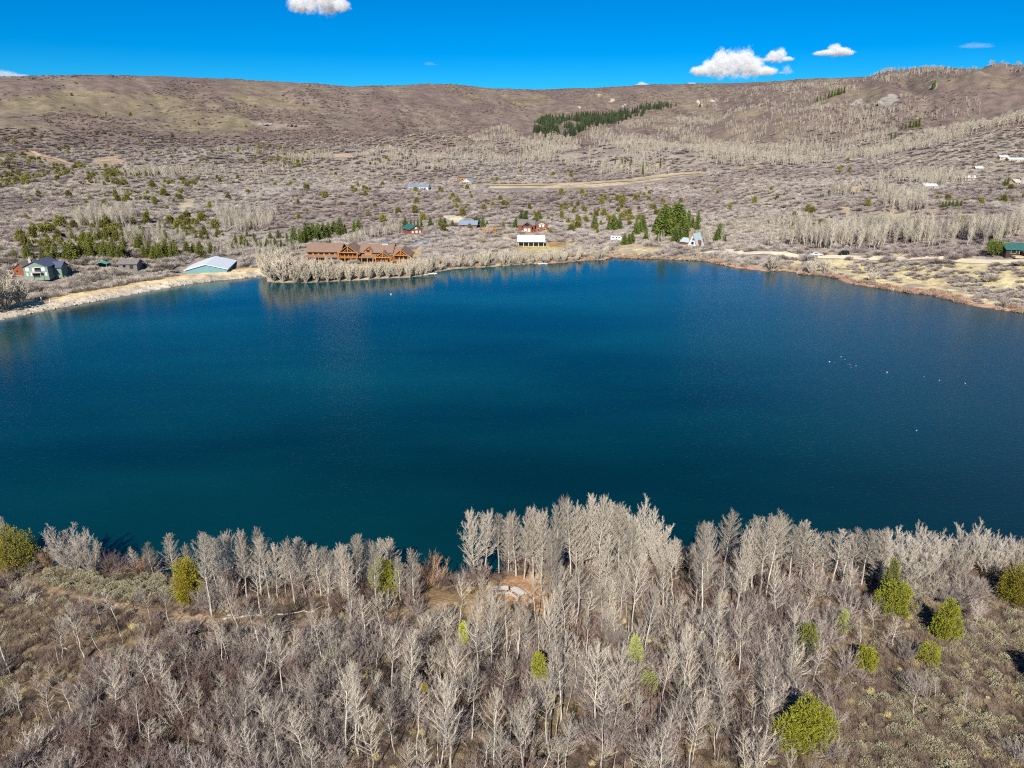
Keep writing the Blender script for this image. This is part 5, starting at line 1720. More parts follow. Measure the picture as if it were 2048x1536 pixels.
def gable_block(parent, x, yf, w, l, h, rise_, roof_m='brownroof', over=1.5, glass_rows=((0.4, 0.85),), z0=0.0):
    """a wing whose gable end faces the lake: walls, glazing set back under a deep eave, log frame and roof"""
    wl = shift(gable_walls(w, l, h, rise_), x, yf + l / 2)
    wl.obj('wall', M['logwall'], parent)
    k = rise_ / (w / 2)
    gl = Geo()
    prof = [(x - w * 0.40, h + 0.55), (x + w * 0.40, h + 0.55), (x, h + 0.3 + rise_ * 0.78)]
    gl.extrude(prof, yf - 0.06, yf - 0.01, 'y')
    gl.obj('gable_window', M['glass'], parent)
    for a, b in glass_rows:
        n = max(2, int(w / 2.2))
        for i in range(n):
            cx = x + (i + 0.5) / n * w * 0.86 - w * 0.43
            window(parent, cx, yf - 0.005, a * h, w * 0.86 / n - 0.35, (b - a) * h, trim='logwall')
    rf = gable_roof(w, l + over, h, rise_, over=0.9, over_l=0.0)
    shift(rf, x, yf + l / 2 - over / 2)
    rf.obj('roof', M[roof_m], parent)
    gable_timbers(parent, x, yf - over + 0.25, w, h, rise_)

lodge = frame_at(717, 523, R(-1.5), 'log_lodge', 'long orange log lodge with brown roofs, gables and a deck on the far shore', 'lodge', keep=0)
lodge.scale = (1, 1, 0.84)
lp = lodge.location
for dx in range(-24, 25, 6):
    HOUSES_KEEP.append((lp[0] + dx, lp[1] + 3, 8.5))
# left wing: x -25.5 .. -9.5
wg = Geo().box(-25.3, -9.6, 0, 12, -1.5, 5.9)
wg.obj('wall', M['logwall'], lodge)
up = Geo()
up.extrude([(-0.95, 5.55), (-0.95, 5.85), (6.0, 9.7), (12.9, 5.85), (12.9, 5.55), (6.0, 9.4)], -26.2, -8.2, 'x')
up.obj('roof', M['brownroof'], lodge)
lo = Geo()
lo.extrude([(-2.7, 2.75), (-2.7, 2.98), (-0.0, 3.75), (-0.0, 3.5)], -26.0, -9.4, 'x')
lo.obj('porch_roof', M['brownroof'], lodge)
for i in range(6):
    window(lodge, -23.9 + i * 2.75, -0.005, 4.05, 2.0, 1.15, trim='logwall')
for i in range(6):
    Geo().tube([(-25.6 + i * 3.2, -2.4, -1.0), (-25.6 + i * 3.2, -2.4, 2.85)], 0.2, 6).obj('log_post', M['logwall'], lodge)
Geo().box(-25.9, -9.6, -2.55, -2.40, -0.2, 0.95).obj('railing', M['logwall'], lodge)
for i in range(5):
    window(lodge, -23.6 + i * 3.1, -0.005, 0.7, 1.4, 1.5, trim='logwall')
# great gable
gable_block(lodge, -4.2, -2.0, 9.6, 13, 5.6, 4.2, glass_rows=((0.58, 0.95), (0.05, 0.42)))
Geo().box(-9.3, 0.9, -4.4, -2.05, 2.75, 3.0).obj('balcony', M['logwall'], lodge)
bal = Geo()
for i in range(9):
    bal.box(-9.2 + i * 1.25, -9.1 + i * 1.25, -4.38, -4.28, 3.0, 3.95)
bal.box(-9.3, 0.9, -4.40, -4.26, 3.95, 4.08)
bal.obj('railing', M['logwall'], lodge)
for i in range(4):
    Geo().tube([(-8.6 + i * 2.95, -4.0, -1.0), (-8.6 + i * 2.95, -4.0, 2.75)], 0.3, 7).obj('log_post', M['logwall'], lodge)
# middle run
Geo().box(0.7, 16.0, 1.5, 12.5, -1.5, 5.2).obj('wall', M['logwall'], lodge)
md = Geo()
md.extrude([(0.3, 5.05), (0.3, 5.35), (7.0, 9.3), (13.7, 5.35), (13.7, 5.05), (7.0, 9.0)], 0.4, 17.5, 'x')
md.obj('roof', M['brownroof'], lodge)
lo2 = Geo()
lo2.extrude([(-3.3, 2.65), (-3.3, 2.9), (1.45, 4.2), (1.45, 3.95)], 1.0, 9.2, 'x')
lo2.obj('porch_roof', M['brownroof'], lodge)
for i in range(3):
    Geo().tube([(2.4 + i * 2.8, -3.0, -1.0), (2.4 + i * 2.8, -3.0, 2.75)], 0.24, 7).obj('log_post', M['logwall'], lodge)
dm = shift(gable_walls(3.6, 4.0, 0.9, 1.7), 5.0, 2.6, 5.4)
dormer = dm.obj('dormer', M['logwall'], lodge)
shift(gable_roof(3.6, 4.4, 0.9, 1.7, over=0.5, over_l=0.3), 5.0, 2.5, 5.4).obj('dormer_roof', M['brownroof'], dormer)
window(lodge, 5.0, 0.6, 5.55, 1.7, 1.2, trim='logwall')
Geo().box(11.0, 14.2, 6.0, 8.4, 6.5, 9.75).obj('chimney', M['stone'], lodge)
Geo().box(10.8, 14.4, 5.8, 8.6, 9.75, 10.1).obj('chimney_cap', M['bluegreyroof'], lodge)
# low gable and right gable
gable_block(lodge, 13.2, -3.2, 7.6, 9, 3.0, 3.4, glass_rows=((0.12, 0.85),))
gable_block(lodge, 21.8, -1.0, 7.4, 13, 3.9, 3.4, glass_rows=((0.35, 0.9),))
rr = Geo()
rr.extrude([(0.0, 3.95), (0.0, 4.25), (6.5, 7.9), (13.0, 4.25), (13.0, 3.95), (6.5, 7.6)], 15.6, 22.0, 'x')
rr.obj('roof', M['brownroof'], lodge)
Geo().box(15.8, 18.0, 0.9, 12.0, -1.5, 4.3).obj('wall', M['logwall'], lodge)
Geo().box(16.6, 26.8, -4.4, -1.05, 1.05, 1.35).obj('deck', M['logwall'], lodge)
dr = Geo()
for i in range(9):
    dr.box(16.65 + i * 1.25, 16.77 + i * 1.25, -4.38, -4.26, 1.35, 2.2)
dr.box(16.6, 26.8, -4.40, -4.24, 2.2, 2.34)
dr.obj('railing', M['logwall'], lodge)
for i in range(4):
    Geo().tube([(17.2 + i * 3.05, -4.0, -1.5), (17.2 + i * 3.05, -4.0, 1.05)], 0.32, 7).obj('log_post', M['logwall'], lodge)
st = Geo()
for i in range(6):
    st.box(15.0 + i * 0.33, 15.6 + i * 0.33, -6.4, -4.9, 1.0 - i * 0.27 - 0.12, 1.0 - i * 0.27)
st.tube([(14.6, -6.4, 1.9), (17.4, -6.4, 0.2)], 0.12, 5)
st.obj('steps', M['logwall'], lodge)

def simple_house(X, Y, yaw, name, label, w, l, h, rise_, axis, wall, roof, wins=(), trim='white', keep=9.0, chim=None, over=0.6, lift=0.0, door=None, cat='house'):
    t = frame_at(X, Y, yaw, name, label, cat, keep, lift)
    gable_walls(w, l, h, rise_, axis).obj('wall', M[wall], t)
    gable_roof(w, l, h, rise_, axis, over=over).obj('roof', M[roof], t)
    yf = -l / 2 if axis == 'y' else -w / 2
    for (x, z, ww, hh, gl) in wins:
        window(t, x, yf - 0.004, z, ww, hh, glass=gl, trim=trim)
    if door:
        Geo().box(door[0] - door[1] / 2, door[0] + door[1] / 2, yf - 0.06, yf - 0.003, -0.1, door[2]).obj('door', M[door[3]], t)
    if chim:
        chimney(t, *chim)
    return t

# green house with slate-blue roof, turned so that its right side is in shade
t = simple_house(88, 551, R(8), 'green_house', 'sage-green house with a slate-blue roof and balcony at far left', 10.8, 13.5, 5.3, 2.7, 'y', 'greenpaint', 'blueroof',
                 [(-3.6, 3.3, 1.3, 1.6, 'paleglass'), (3.4, 3.3, 1.3, 1.6, 'paleglass'), (-3.9, 0.9, 0.6, 1.3, 'paleglass'), (-2.2, 0.9, 0.5, 1.3, 'paleglass'), (4.4, 0.9, 0.6, 1.4, 'paleglass'), (-1.0, 3.1, 0.5, 1.7, 'paleglass')], keep=11, lift=0.3)
t.scale = (0.86, 0.86, 0.80)
Geo().box(-0.2, 2.3, -6.82, -6.76, 2.75, 5.0).obj('balcony_door', M['glass'], t)
Geo().box(-0.5, 2.6, -6.86, -6.78, 5.0, 5.25).obj('door_trim', M['white'], t)
b = Geo().box(-2.0, 2.8, -8.6, -6.76, 2.45, 2.65)
for i in range(9):
    b.box(-1.95 + i * 0.58, -1.89 + i * 0.58, -8.56, -8.5, 2.65, 3.5)
b.box(-2.0, 2.8, -8.6, -8.48, 3.5, 3.6)
b.obj('balcony', M['tablewood'], t)
for x in (-1.8, 2.6):
    Geo().tube([(x, -8.4, -1), (x, -8.4, 2.45)], 0.12, 5).obj('post', M['tablewood'], t)
Geo().box(-1.4, 2.0, -6.83, -6.76, 0.0, 2.2).obj('garage_shade_panel', M['dark'], t)  # dark sheet on the solid wall, painting the shade of an open garage
sw = shift(gable_walls(6.5, 4.0, 4.2, 2.0, 'x'), 6.9, 2.0)
sw.obj('side_wing', M['greenpaint'], t)
shift(gable_roof(6.5, 4.0, 4.2, 2.0, 'x'), 6.9, 2.0).obj('side_roof', M['blueroof'], t)
simple_house(54, 544, R(6), 'log_cabin', 'red-brown log cabin behind the green house', 8.0, 12, 3.0, 2.8, 'y', 'redlog', 'greyroof', [(-1.8, 0.9, 1.2, 1.2, 'glass'), (1.6, 0.9, 1.2, 1.2, 'glass')], trim='logwall', keep=6,
             chim=(3.0, 0.0, 2.5, 7.3, 1.3, 'stone')).scale = (0.72, 0.72, 0.72)
# riding arena
t = frame_at(424, 538, R(11), 'riding_arena', 'large low arena with a white metal roof and teal walls', 'barn', keep=15, lift=-1.6)
gable_walls(18, 24, 3.3, 2.3).obj('wall', M['tealwall'], t)
gable_roof(18, 24, 3.3, 2.3, over=0.6).obj('roof', M['whitemetal'], t)
Geo().box(-2.2, 2.2, -12.08, -12.01, -0.5, 3.2).obj('door', M['tealwall'], t)
# small houses and barns further round
t = simple_house(825, 468, R(32), 'green_roofed_house', 'red-brown house with a green metal roof above the lodge', 8.5, 11.5, 3.6, 2.4, 'y', 'redlog', 'greenroof', [(-2.4, 1.2, 1.5, 1.4, 'paleglass'), (0.3, 1.2, 1.8, 1.6, 'paleglass'), (2.7, 1.2, 1.2, 1.4, 'paleglass'), (0, 3.7, 1.6, 1.2, 'paleglass')], trim='redlog', keep=9)
simple_house(938, 455, R(-6), 'blue_roofed_cabin', 'small cabin with a blue-grey metal roof half hidden in brush', 7, 12, 2.4, 2.2, 'x', 'redlog', 'bluegreyroof', [(-3, 0.9, 1.3, 1.2, 'glass'), (2, 0.9, 1.3, 1.2, 'glass')], trim='redlog', keep=7)
t = simple_house(1053, 463, R(-3), 'brown_house', 'brown gabled house, left one of the pair above the white barn', 9, 11, 4.8, 2.4, 'x', 'redlog', 'greyroof', [(-1.6, 0.6, 1.9, 1.9, 'paleglass'), (1.5, 0.6, 1.9, 1.9, 'paleglass')], trim='white', keep=8)
shift(gable_walls(6.2, 4, 4.6, 2.2), 0.6, -5.2).obj('front_gable', M['redlog'], t)
shift(gable_roof(6.2, 4.5, 4.6, 2.2, over=0.7), 0.6, -5.4).obj('gable_roof', M['greyroof'], t)
window(t, -0.6, -7.205, 0.8, 1.7, 1.9, glass='paleglass'); window(t, 1.9, -7.205, 0.8, 1.5, 1.9, glass='paleglass'); window(t, 0.6, -7.205, 4.4, 2.2, 1.2, glass='glass', trim='dark')
Geo().box(-4.5, 5.0, -9.5, -7.25, -0.6, 0.2).obj('deck', M['logwall'], t)
simple_house(1081, 462, R(5), 'tan_gabled_house', 'red house with a tan gable, right one of the pair above the white barn', 8.5, 9, 4.4, 2.2, 'y', 'redlog', 'greyroof', [(-0.9, 3.2, 1.1, 1.3, 'paleglass'), (1.2, 3.2, 1.1, 1.3, 'paleglass'), (-2.2, 0.5, 1.2, 1.6, 'glass'), (2.0, 0.5, 1.6, 1.6, 'glass')], keep=7)
hh = bpy.context.scene.objects['tan_gabled_house']
Geo().extrude([(-3.6, 4.75), (3.6, 4.75), (0, 6.45)], -4.56, -4.505, 'y').obj('gable_panel', M['tan'], hh)
t = frame_at(1062, 491, R(-1), 'white_roofed_barn', 'open-fronted barn with a white metal roof on the grassy bank', 'barn', keep=11)
w_ = Geo().box(-7.5, 7.5, 3.6, 3.9, -1.0, 3.2).box(-7.5, -7.2, -3.6, 3.6, -1.0, 3.0).box(7.2, 7.5, -3.6, 3.6, -1.0, 3.0).box(-7.2, 7.2, -0.2, 0.0, -1.0, 3.1)
w_.obj('wall', M['greyroof'], t)
gable_roof(9.6, 15.4, 3.0, 2.7, 'x', over=0.5, over_l=0.5).obj('roof', M['whitemetal'], t)
for i in range(6):
    Geo().box(-7.4 + i * 2.94, -7.2 + i * 2.94, -4.6, -4.38, -1.0, 2.9).obj('post', M['white'], t)
for i in range(3):
    window(t, -5.0 + i * 5.0, -0.21, 0.3, 1.8, 1.6, trim='white')
# log arch gate
t = frame_at(979, 471, R(0), 'log_arch_gate', 'orange log arch over the driveway left of the white barn', 'gate', keep=5)
for x in (-4.2, 4.2):
    Geo().tube([(x, 0, -0.5), (x, 0, 4.2)], 0.28, 7).obj('post', M['logwall'], t)
Geo().tube([(-4.9, 0, 4.3), (4.9, 0, 4.3)], 0.3, 7).tube([(-4.2, 0, 3.5), (4.2, 0, 3.5)], 0.16, 6).obj('beam', M['logwall'], t)
# A-frame cabin
t = frame_at(1391, 492, R(-44), 'a_frame_cabin', 'steep A-frame cabin with a pale teal roof and red walls', 'house', keep=8)
gable_walls(6.0, 6.5, 0.5, 6.6).obj('wall', M['white'], t)
gable_roof(6.0, 6.5, 0.5, 6.6, over=0.35, over_l=0.8).obj('roof', M['tealroof'], t)
Geo().box(-3.1, 4.4, -4.6, -3.4, -0.6, 0.6).obj('deck', M['redlog'], t)
window(t, -0.2, -3.255, 1.1, 1.6, 1.7); window(t, 0, -3.255, 3.4, 1.0, 1.2)
shift(gable_walls(5.2, 6.0, 2.2, 1.6, 'x'), -5.6, 0.8).obj('side_wing', M['redlog'], t)
shift(gable_roof(5.2, 6.0, 2.2, 1.6, 'x', over_l=0.3), -5.6, 0.8).obj('side_roof', M['tealroof'], t)
dd = shift(gable_walls(2.2, 2.6, 1.5, 0.9, 'x'), 2.0, -0.6, 1.4).obj('dormer', M['redlog'], t)
chimney(t, -2.4, -1.8, 0, 7.2, 1.2, 'orangestone')
# house at the right edge
t = simple_house(2040, 509, R(-4), 'green_roofed_lodge', 'dark house with a long green roof at the right edge', 10, 18, 2.6, 1.9, 'x', 'dark', 'greenroof', [(-6, 0.8, 2.0, 1.6, 'glass'), (-2.5, 0.8, 2.0, 1.6, 'glass'), (2, 0.8, 2.0, 1.6, 'glass')], trim='tan', keep=12, lift=0.3)
shift(gable_walls(6.5, 5, 2.1, 1.6), 0.5, -6.7).obj('front_gable', M['redlog'], t)
shift(gable_roof(6.5, 6, 2.1, 1.6), 0.5, -7.1).obj('gable_roof', M['greenroof'], t)
Geo().box(-7, 8, -8.8, -5.6, -0.6, 0.15).obj('deck', M['tan'], t)
# houses far up the slope
def far_house(X, Y, yaw, nm, label, w, l, h, rs, axis, wall, roof, wins=(), **kw):
    if X > 1700:
        w, l, wins = w * 0.8, l * 0.72, [(a * 0.72, b, c, e, f) for a, b, c, e, f in wins]
    return simple_house(X, Y, yaw, nm, label, w, l, h, rs, axis, wall, roof, wins, over=0.8, keep=max(w, l) * 0.55, lift=-0.4, **kw)
far_house(838, 378, R(-4), 'pole_barn', 'long barn with a pale blue-white roof alone in mid-slope brush', 12, 24, 3.4, 2.0, 'x', 'whitemetal', 'bluegreyroof', [(-8, 0.8, 2, 1.5, 'glass'), (0, 0.8, 2, 1.5, 'glass'), (8, 0.8, 2, 1.5, 'glass')])
far_house(931, 361, R(10), 'orange_walled_house', 'orange-walled house with a dark roof behind a row of junipers', 11, 17, 5.2, 2.4, 'x', 'logwall', 'greyroof', [(-5, 1, 2, 2, 'glass'), (0, 1, 2, 2, 'glass'), (5, 1, 2, 2, 'glass')], trim='logwall')
far_house(938, 366, R(-25), 'blue_roofed_garage', 'white garage with a blue metal roof in front of the orange-walled house', 10, 14, 3.2, 3.0, 'y', 'white', 'bluegreyroof', [(-2.2, 0.5, 2.4, 2, 'glass'), (2.2, 0.5, 2.4, 2, 'glass')])
far_house(708, 306, R(0), 'dark_ranch_house', 'dark low house on an orange cut bank far up the slope', 12, 34, 4.5, 3.5, 'x', 'dark', 'greyroof', [(-12, 1, 3, 2, 'glass'), (0, 1, 3, 2, 'glass'), (12, 1, 3, 2, 'glass')], trim='dark')
far_house(1857, 377, R(0), 'white_roofed_shed', 'tan shed with a bright white roof on the right mid slope', 9, 18, 3.2, 1.8, 'x', 'tan', 'whitemetal', [(-5, 0.8, 1.6, 1.4, 'glass'), (4, 0.8, 1.6, 1.4, 'glass')])
far_house(1710, 384, R(40), 'tan_tower_house', 'narrow tan house with a grey gable roof among pale aspens', 6, 7, 6.5, 2.0, 'y', 'tan', 'greyroof', [(-1, 4, 1, 1.3, 'glass'), (1, 1, 1, 1.3, 'glass')])
far_house(1938, 360, R(-20), 'pale_roofed_cabin', 'small cabin with a pale sloping roof right of the white shed', 8, 13, 3.0, 2.0, 'x', 'tan', 'whitemetal', [(-3, 0.8, 1.4, 1.3, 'glass'), (3, 0.8, 1.4, 1.3, 'glass')])
far_house(2005, 318, R(0), 'white_trailer_home', 'small white-roofed building, left one of two high on the right slope', 7, 15, 3.0, 1.5, 'x', 'tan', 'whitemetal', [(-4, 0.8, 1.6, 1.3, 'glass'), (4, 0.8, 1.6, 1.3, 'glass')])
far_house(2028, 323, R(0), 'white_trailer_home', 'longer white-roofed building, right one of two high on the right slope', 9, 26, 3.2, 1.6, 'x', 'tan', 'whitemetal', [(-8, 0.8, 1.6, 1.3, 'glass'), (0, 0.8, 1.6, 1.3, 'glass'), (8, 0.8, 1.6, 1.3, 'glass')])
far_house(2030, 370, R(20), 'chimneyed_house', 'pale house with a tall stone chimney near the right edge', 9, 14, 3.4, 2.6, 'x', 'tan', 'stone', [(-4, 0.8, 1.6, 1.6, 'glass'), (1, 0.8, 1.6, 1.6, 'glass')], chim=(4.5, -4.0, 0, 9.0, 2.4, 'stone'))
far_house(1904, 360, R(12), 'small_white_shed', 'tiny white-roofed shed left of the pale-roofed cabin', 5, 8, 2.6, 1.2, 'x', 'tan', 'whitemetal', [(0, 0.6, 1.4, 1.2, 'glass')])
far_house(1956, 340, R(-5), 'tan_cottage', 'tiny pale cottage among aspens above the pale-roofed cabin', 6, 11, 2.8, 1.4, 'x', 'tan', 'whitemetal', [(-2, 0.6, 1.4, 1.2, 'glass'), (2, 0.6, 1.4, 1.2, 'glass')])
simple_house(262, 535, R(4), 'grey_shed', 'weathered grey shed between the green house and the arena', 6, 8, 2.2, 1.3, 'x', 'greyroof', 'greyroof', [(-1.5, 0.7, 1.0, 0.9, 'glass')], trim='dark', keep=5, door=(1.6, 1.6, 2.0, 'dark'))
t = frame_at(206, 535, R(10), 'teal_canopy', 'small teal canvas canopy in the brush right of the green house', 'canopy', keep=4)
Geo().extrude([(-2.4, 1.9), (0, 2.7), (2.4, 1.9), (2.4, 1.78), (0, 2.55), (-2.4, 1.78)], -2.0, 2.0, 'y').obj('cover', M['tealtarp'], t)
for x in (-2.2, 2.2):
    for y in (-1.8, 1.8):
        Geo().tube([(x, y, -0.5), (x, y, 1.85)], 0.05, 4).obj('post', M['white'], t)

# ---- vehicles on and by the gravel road
def car(X, Y, yaw, name, label, cat, body, roof_z=1.55, pick=False, L=5.2):
    t = thing(name, label, cat, hit(X, Y), yaw)
    t.location.z += 0.28
    w = 0.95
    pr = [(-L / 2, 0.42), (-L / 2, 0.95), (-L / 2 + 0.1, 1.05), (L * 0.18, 1.08), (L * 0.46, 0.95), (L / 2, 0.75), (L / 2, 0.42)]
    g = Geo()
    g.extrude(pr, -w, w, 'y')
    b = g.obj('body', M[body], t)
    if pick:
        cab = [(-0.35, 1.075), (-0.25, roof_z + 0.2), (1.0, roof_z + 0.2), (1.6, 1.075)]
    else:
        cab = [(-L / 2 + 0.15, 1.065), (-L / 2 + 0.4, roof_z + 0.2), (0.7, roof_z + 0.2), (1.5, 1.065)]
    Geo().extrude(cab, -w + 0.08, w - 0.08, 'y').obj('cabin', M[body], t)
    for sg in (-1, 1):
        q = Geo()
        y = sg * (w - 0.075)
        in_ = [(a * 0.86 + 0.07, 1.12 if z < 1.1 else z - 0.14) for a, z in cab]
        q.extrude(in_, min(y, y + sg * 0.02), max(y, y + sg * 0.02), 'y')
        q.obj('side_window', M['glass'], t)
        for x in (-L * 0.31, L * 0.31):
            wh = Geo()
            a = np.linspace(0, 2 * math.pi, 15)[:-1]
            wh.extrude([(x + 0.37 * math.cos(k), 0.37 + 0.37 * math.sin(k)) for k in a], min(sg * (w - 0.18), sg * (w + 0.03)), max(sg * (w - 0.18), sg * (w + 0.03)), 'y')
            tw = wh.obj('wheel', M['rubber'], t)
            Geo().extrude([(x + 0.2 * math.cos(k), 0.37 + 0.2 * math.sin(k)) for k in a], min(sg * (w + 0.03), sg * (w + 0.045)), max(sg * (w + 0.03), sg * (w + 0.045)), 'y').obj('rim', M['steel'], tw)
        Geo().box(L / 2 - 0.05, L / 2 + 0.015, sg * 0.62 - 0.16, sg * 0.62 + 0.16, 0.6, 0.73).obj('headlight', M['white'], t)
        Geo().box(-L / 2 - 0.015, -L / 2 + 0.05, sg * 0.72 - 0.12, sg * 0.72 + 0.12, 0.7, 0.92).obj('tail_light', M['redlamp'], t)
    return t
car(1632, 513, R(180), 'parked_pickup', 'white pickup on the gravel road near the pale willows', 'pickup', 'whitepaint', 1.6, True, 5.9).scale = (1.1, 1.1, 1.1)
car(1687, 510, R(176), 'parked_suv', 'black SUV parked under the aspens beside the gravel road', 'car', 'black', 1.72, False, 4.9)
t = thing('camper_trailer', 'white camper trailer half hidden in brush left of the small conifers', 'trailer', hit(1232, 481), R(-6))
Geo().extrude([(-3.4, 0.55), (-3.4, 2.5), (-3.1, 2.8), (2.7, 2.8), (3.4, 1.9), (3.2, 0.55)], -1.15, 1.15, 'y').obj('body', M['white'], t)
for x in (-1.9, 0.2, 1.8):
    Geo().box(x - 0.45, x + 0.45, -1.175, -1.155, 1.5, 2.2).obj('window', M['glass'], t)
for x in (-0.5, 0.5):
    a = np.linspace(0, 2 * math.pi, 13)[:-1]
    Geo().extrude([(x + 0.34 * math.cos(k), 0.34 + 0.34 * math.sin(k)) for k in a], -1.2, -1.0, 'y').obj('wheel', M['rubber'], t)
HOUSES_KEEP += [(hit(1232, 481)[0], hit(1232, 481)[1], 5), (hit(1687, 510)[0], hit(1687, 510)[1], 5)]
# floating docks and skiffs drawn up on the far shore
def dock(X, Y, yaw, L, label):
    p = hit(X, Y)
    t = thing('floating_dock', label, 'dock', (p[0], p[1], 0.0), yaw)
    Geo().box(-L / 2, L / 2, -1.1, 1.1, 0.35, 0.5).obj('deck', M['white'], t)
    for x in (-L * 0.35, L * 0.35):
        Geo().ball((x, 0, 0.15), (0.8, 1.0, 0.25), 8, 5).obj('float', M['whitepaint'], t)
dock(858, 549, R(20), 7.5, 'white floating dock at the right end of the lodge shore')
dock(1085, 529, R(6), 5.0, 'small white dock below the white barn')
def post(X, Y, h, label):
    p = hit(X, Y)
    o = Geo().tube([(0, 0, -0.3), (0, 0, h)], 0.11, 6).tube([(0, 0, h), (0, 0, h + 0.15)], [0.15, 0.02], 6).obj('gauge_post', M['white'], loc=p)
    tag(o, label, 'post')
post(84, 606, 2.3, 'taller white post on the dam crest')
post(100, 605, 1.4, 'shorter white post on the dam crest')
# white birds on the water
def bird(X, Y, rz, label, s=1.0):
    p = Vector((*on_plane(X, Y), 0.0))
    t = thing('water_bird', label, 'bird', p, rz, 'white birds on the lake', s * 0.27)
    g = Geo()
    pts = [(-0.85, 0, 0.30), (-0.6, 0, 0.28), (-0.2, 0, 0.26), (0.25, 0, 0.28), (0.45, 0, 0.42), (0.42, 0, 0.62), (0.50, 0, 0.82), (0.62, 0, 0.86), (0.70, 0, 0.82)]
    g.tube(pts, [0.02, 0.18, 0.33, 0.24, 0.11, 0.07, 0.08, 0.09, 0.03], 8)
    g.obj('body', M['feather'], t, smooth=True)
    Geo().tube([(0.68, 0, 0.83), (0.95, 0, 0.70)], [0.04, 0.015], 5).obj('bill', M['bill'], t)
for i, (X, Y, s) in enumerate([(1659, 724, 1.1), (1682, 714, 1.0), (1669, 725, 0.5), (1690, 719, 0.5), (1696, 730, 0.6), (1700, 729, 0.6), (1712, 732, 0.8), (1702, 735, 0.5), (1774, 745, 1.1), (1848, 754, 0.9), (1879, 761, 0.8), (1930, 767, 0.9), (1934, 771, 0.5), (1833, 861, 0.8)]):
    nm = ['leftmost', 'upper', 'second from the left', 'small one below the upper', 'left of the middle pair', 'right of the middle pair', 'right end of the tight cluster', 'lowest of the tight cluster', 'single one right of the cluster', 'first of the far-right three', 'second of the far-right three', 'largest at the far-right end', 'tiny one by the far-right end', 'lone nearest one below the others'][i]
    bird(X, Y, i * 1.9, f'white water bird on the open water, {nm}', s)
for X, Y, lab in ((782, 589, 'white mooring buoy on the water off the lodge point'),):
    x, y = on_plane(X, Y)
    g = Geo().ball((0, 0, 0.12), (0.28, 0.28, 0.28), 10, 8).tube([(0, 0, 0.35), (0, 0, 0.6)], [0.06, 0.04], 5)
    tag(g.obj('mooring_buoy', M['whitepaint'], loc=(x, y, 0)), lab, 'buoy')

# ---------------------------------------------------------------- cover of the far slopes
def keep_roads(x, y, px, py):
    m = keep_clear(x, y)
    for dy in (4, 8):
        m &= ~in_poly(px, py - dy, next(p for p, k in BARE if p[0] == (970, 368)))
    for o in scene.objects:
        if o.get('kind') == 'structure' and o.get('category') == 'road':
            me = o.data
            v = np.empty(len(me.vertices) * 3, np.float32)
            me.vertices.foreach_get('co', v)
            v = v.reshape(-1, 5, 3)[::2, 2, :2]
            w = np.linalg.norm(np.array(me.vertices[0].co[:2]) - np.array(me.vertices[4].co[:2])) / 2 + 1.6
            for a in v:
                m &= (np.abs(x - a[0]) > w + 3) | (np.abs(y - a[1]) > w + 3) | (np.hypot(x - a[0], y - a[1]) > w)
    for p, k in BARE:
        m &= ~in_poly(px, py, p) & ~in_poly(px, py - 4, p)
    return m

mound_me = [make_mound(800 + i, w, h, 560, 0.12).mesh('oak_brush', M[('faroak', 'faroak', 'tanoak', 'duskoak')[i]]) for i, (w, h) in enumerate(((4.0, 2.6), (4.6, 2.3), (3.8, 2.5), (4.2, 2.4)))]
mound_src = []
for i, (X, Y, lab) in enumerate([(900, 520, 'large grey oak-brush mound on the bank right of the lodge'), (1440, 492, 'grey brush mound between the conifers and the shore road'), (1980, 560, 'round tan brush mound in the straw meadow at right'), (1560, 430, 'dark brush mound on the bench above the pale aspen grove')]):
    o = bpy.data.objects.new('oak_brush', mound_me[i])
    col.objects.link(o)
    o.location = hit(X, Y)
    tag(o, lab, 'shrub')
    mound_src.append([o])
fa_me = [make_far_aspen(820 + i, 10, w * 1.25, 80, 0.075).mesh('distant_aspen', M['faraspen']) for i, w in enumerate((1.3, 1.7, 1.1))]
sa_me = [make_far_aspen(825 + i, 11, w, 40, 0.17).mesh('slope_aspen', M['slopeaspen']) for i, w in enumerate((2.2, 2.7, 1.9))]
fa_src = []
for i, (X, Y, lab) in enumerate([(1660, 500, 'pale bare aspen nearest the white pickup across the lake'), (1700, 503, 'pale bare aspen behind the black SUV across the lake'), (1760, 503, 'pale leaning aspen at the edge of the grove right of the black SUV')]):
    o = bpy.data.objects.new('distant_aspen', fa_me[i])
    col.objects.link(o)
    o.location = hit(X, Y)
    o.scale = (1.3, 1.3, 1.5)
    tag(o, lab, 'tree')
    fa_src.append([o])

for i, (X, Y, lab) in enumerate([(1500, 300, 'pale aspen at the lower edge of the large stand on the right bench'), (1200, 310, 'pale aspen below the dark spruce wood in the far draw'), (1900, 262, 'pale aspen in the bright band crossing the right slope')]):
    o = bpy.data.objects.new('slope_aspen', sa_me[i])
    col.objects.link(o)
    o.location = hit(X, Y)
    tag(o, lab, 'tree')
    fa_src.append([o])

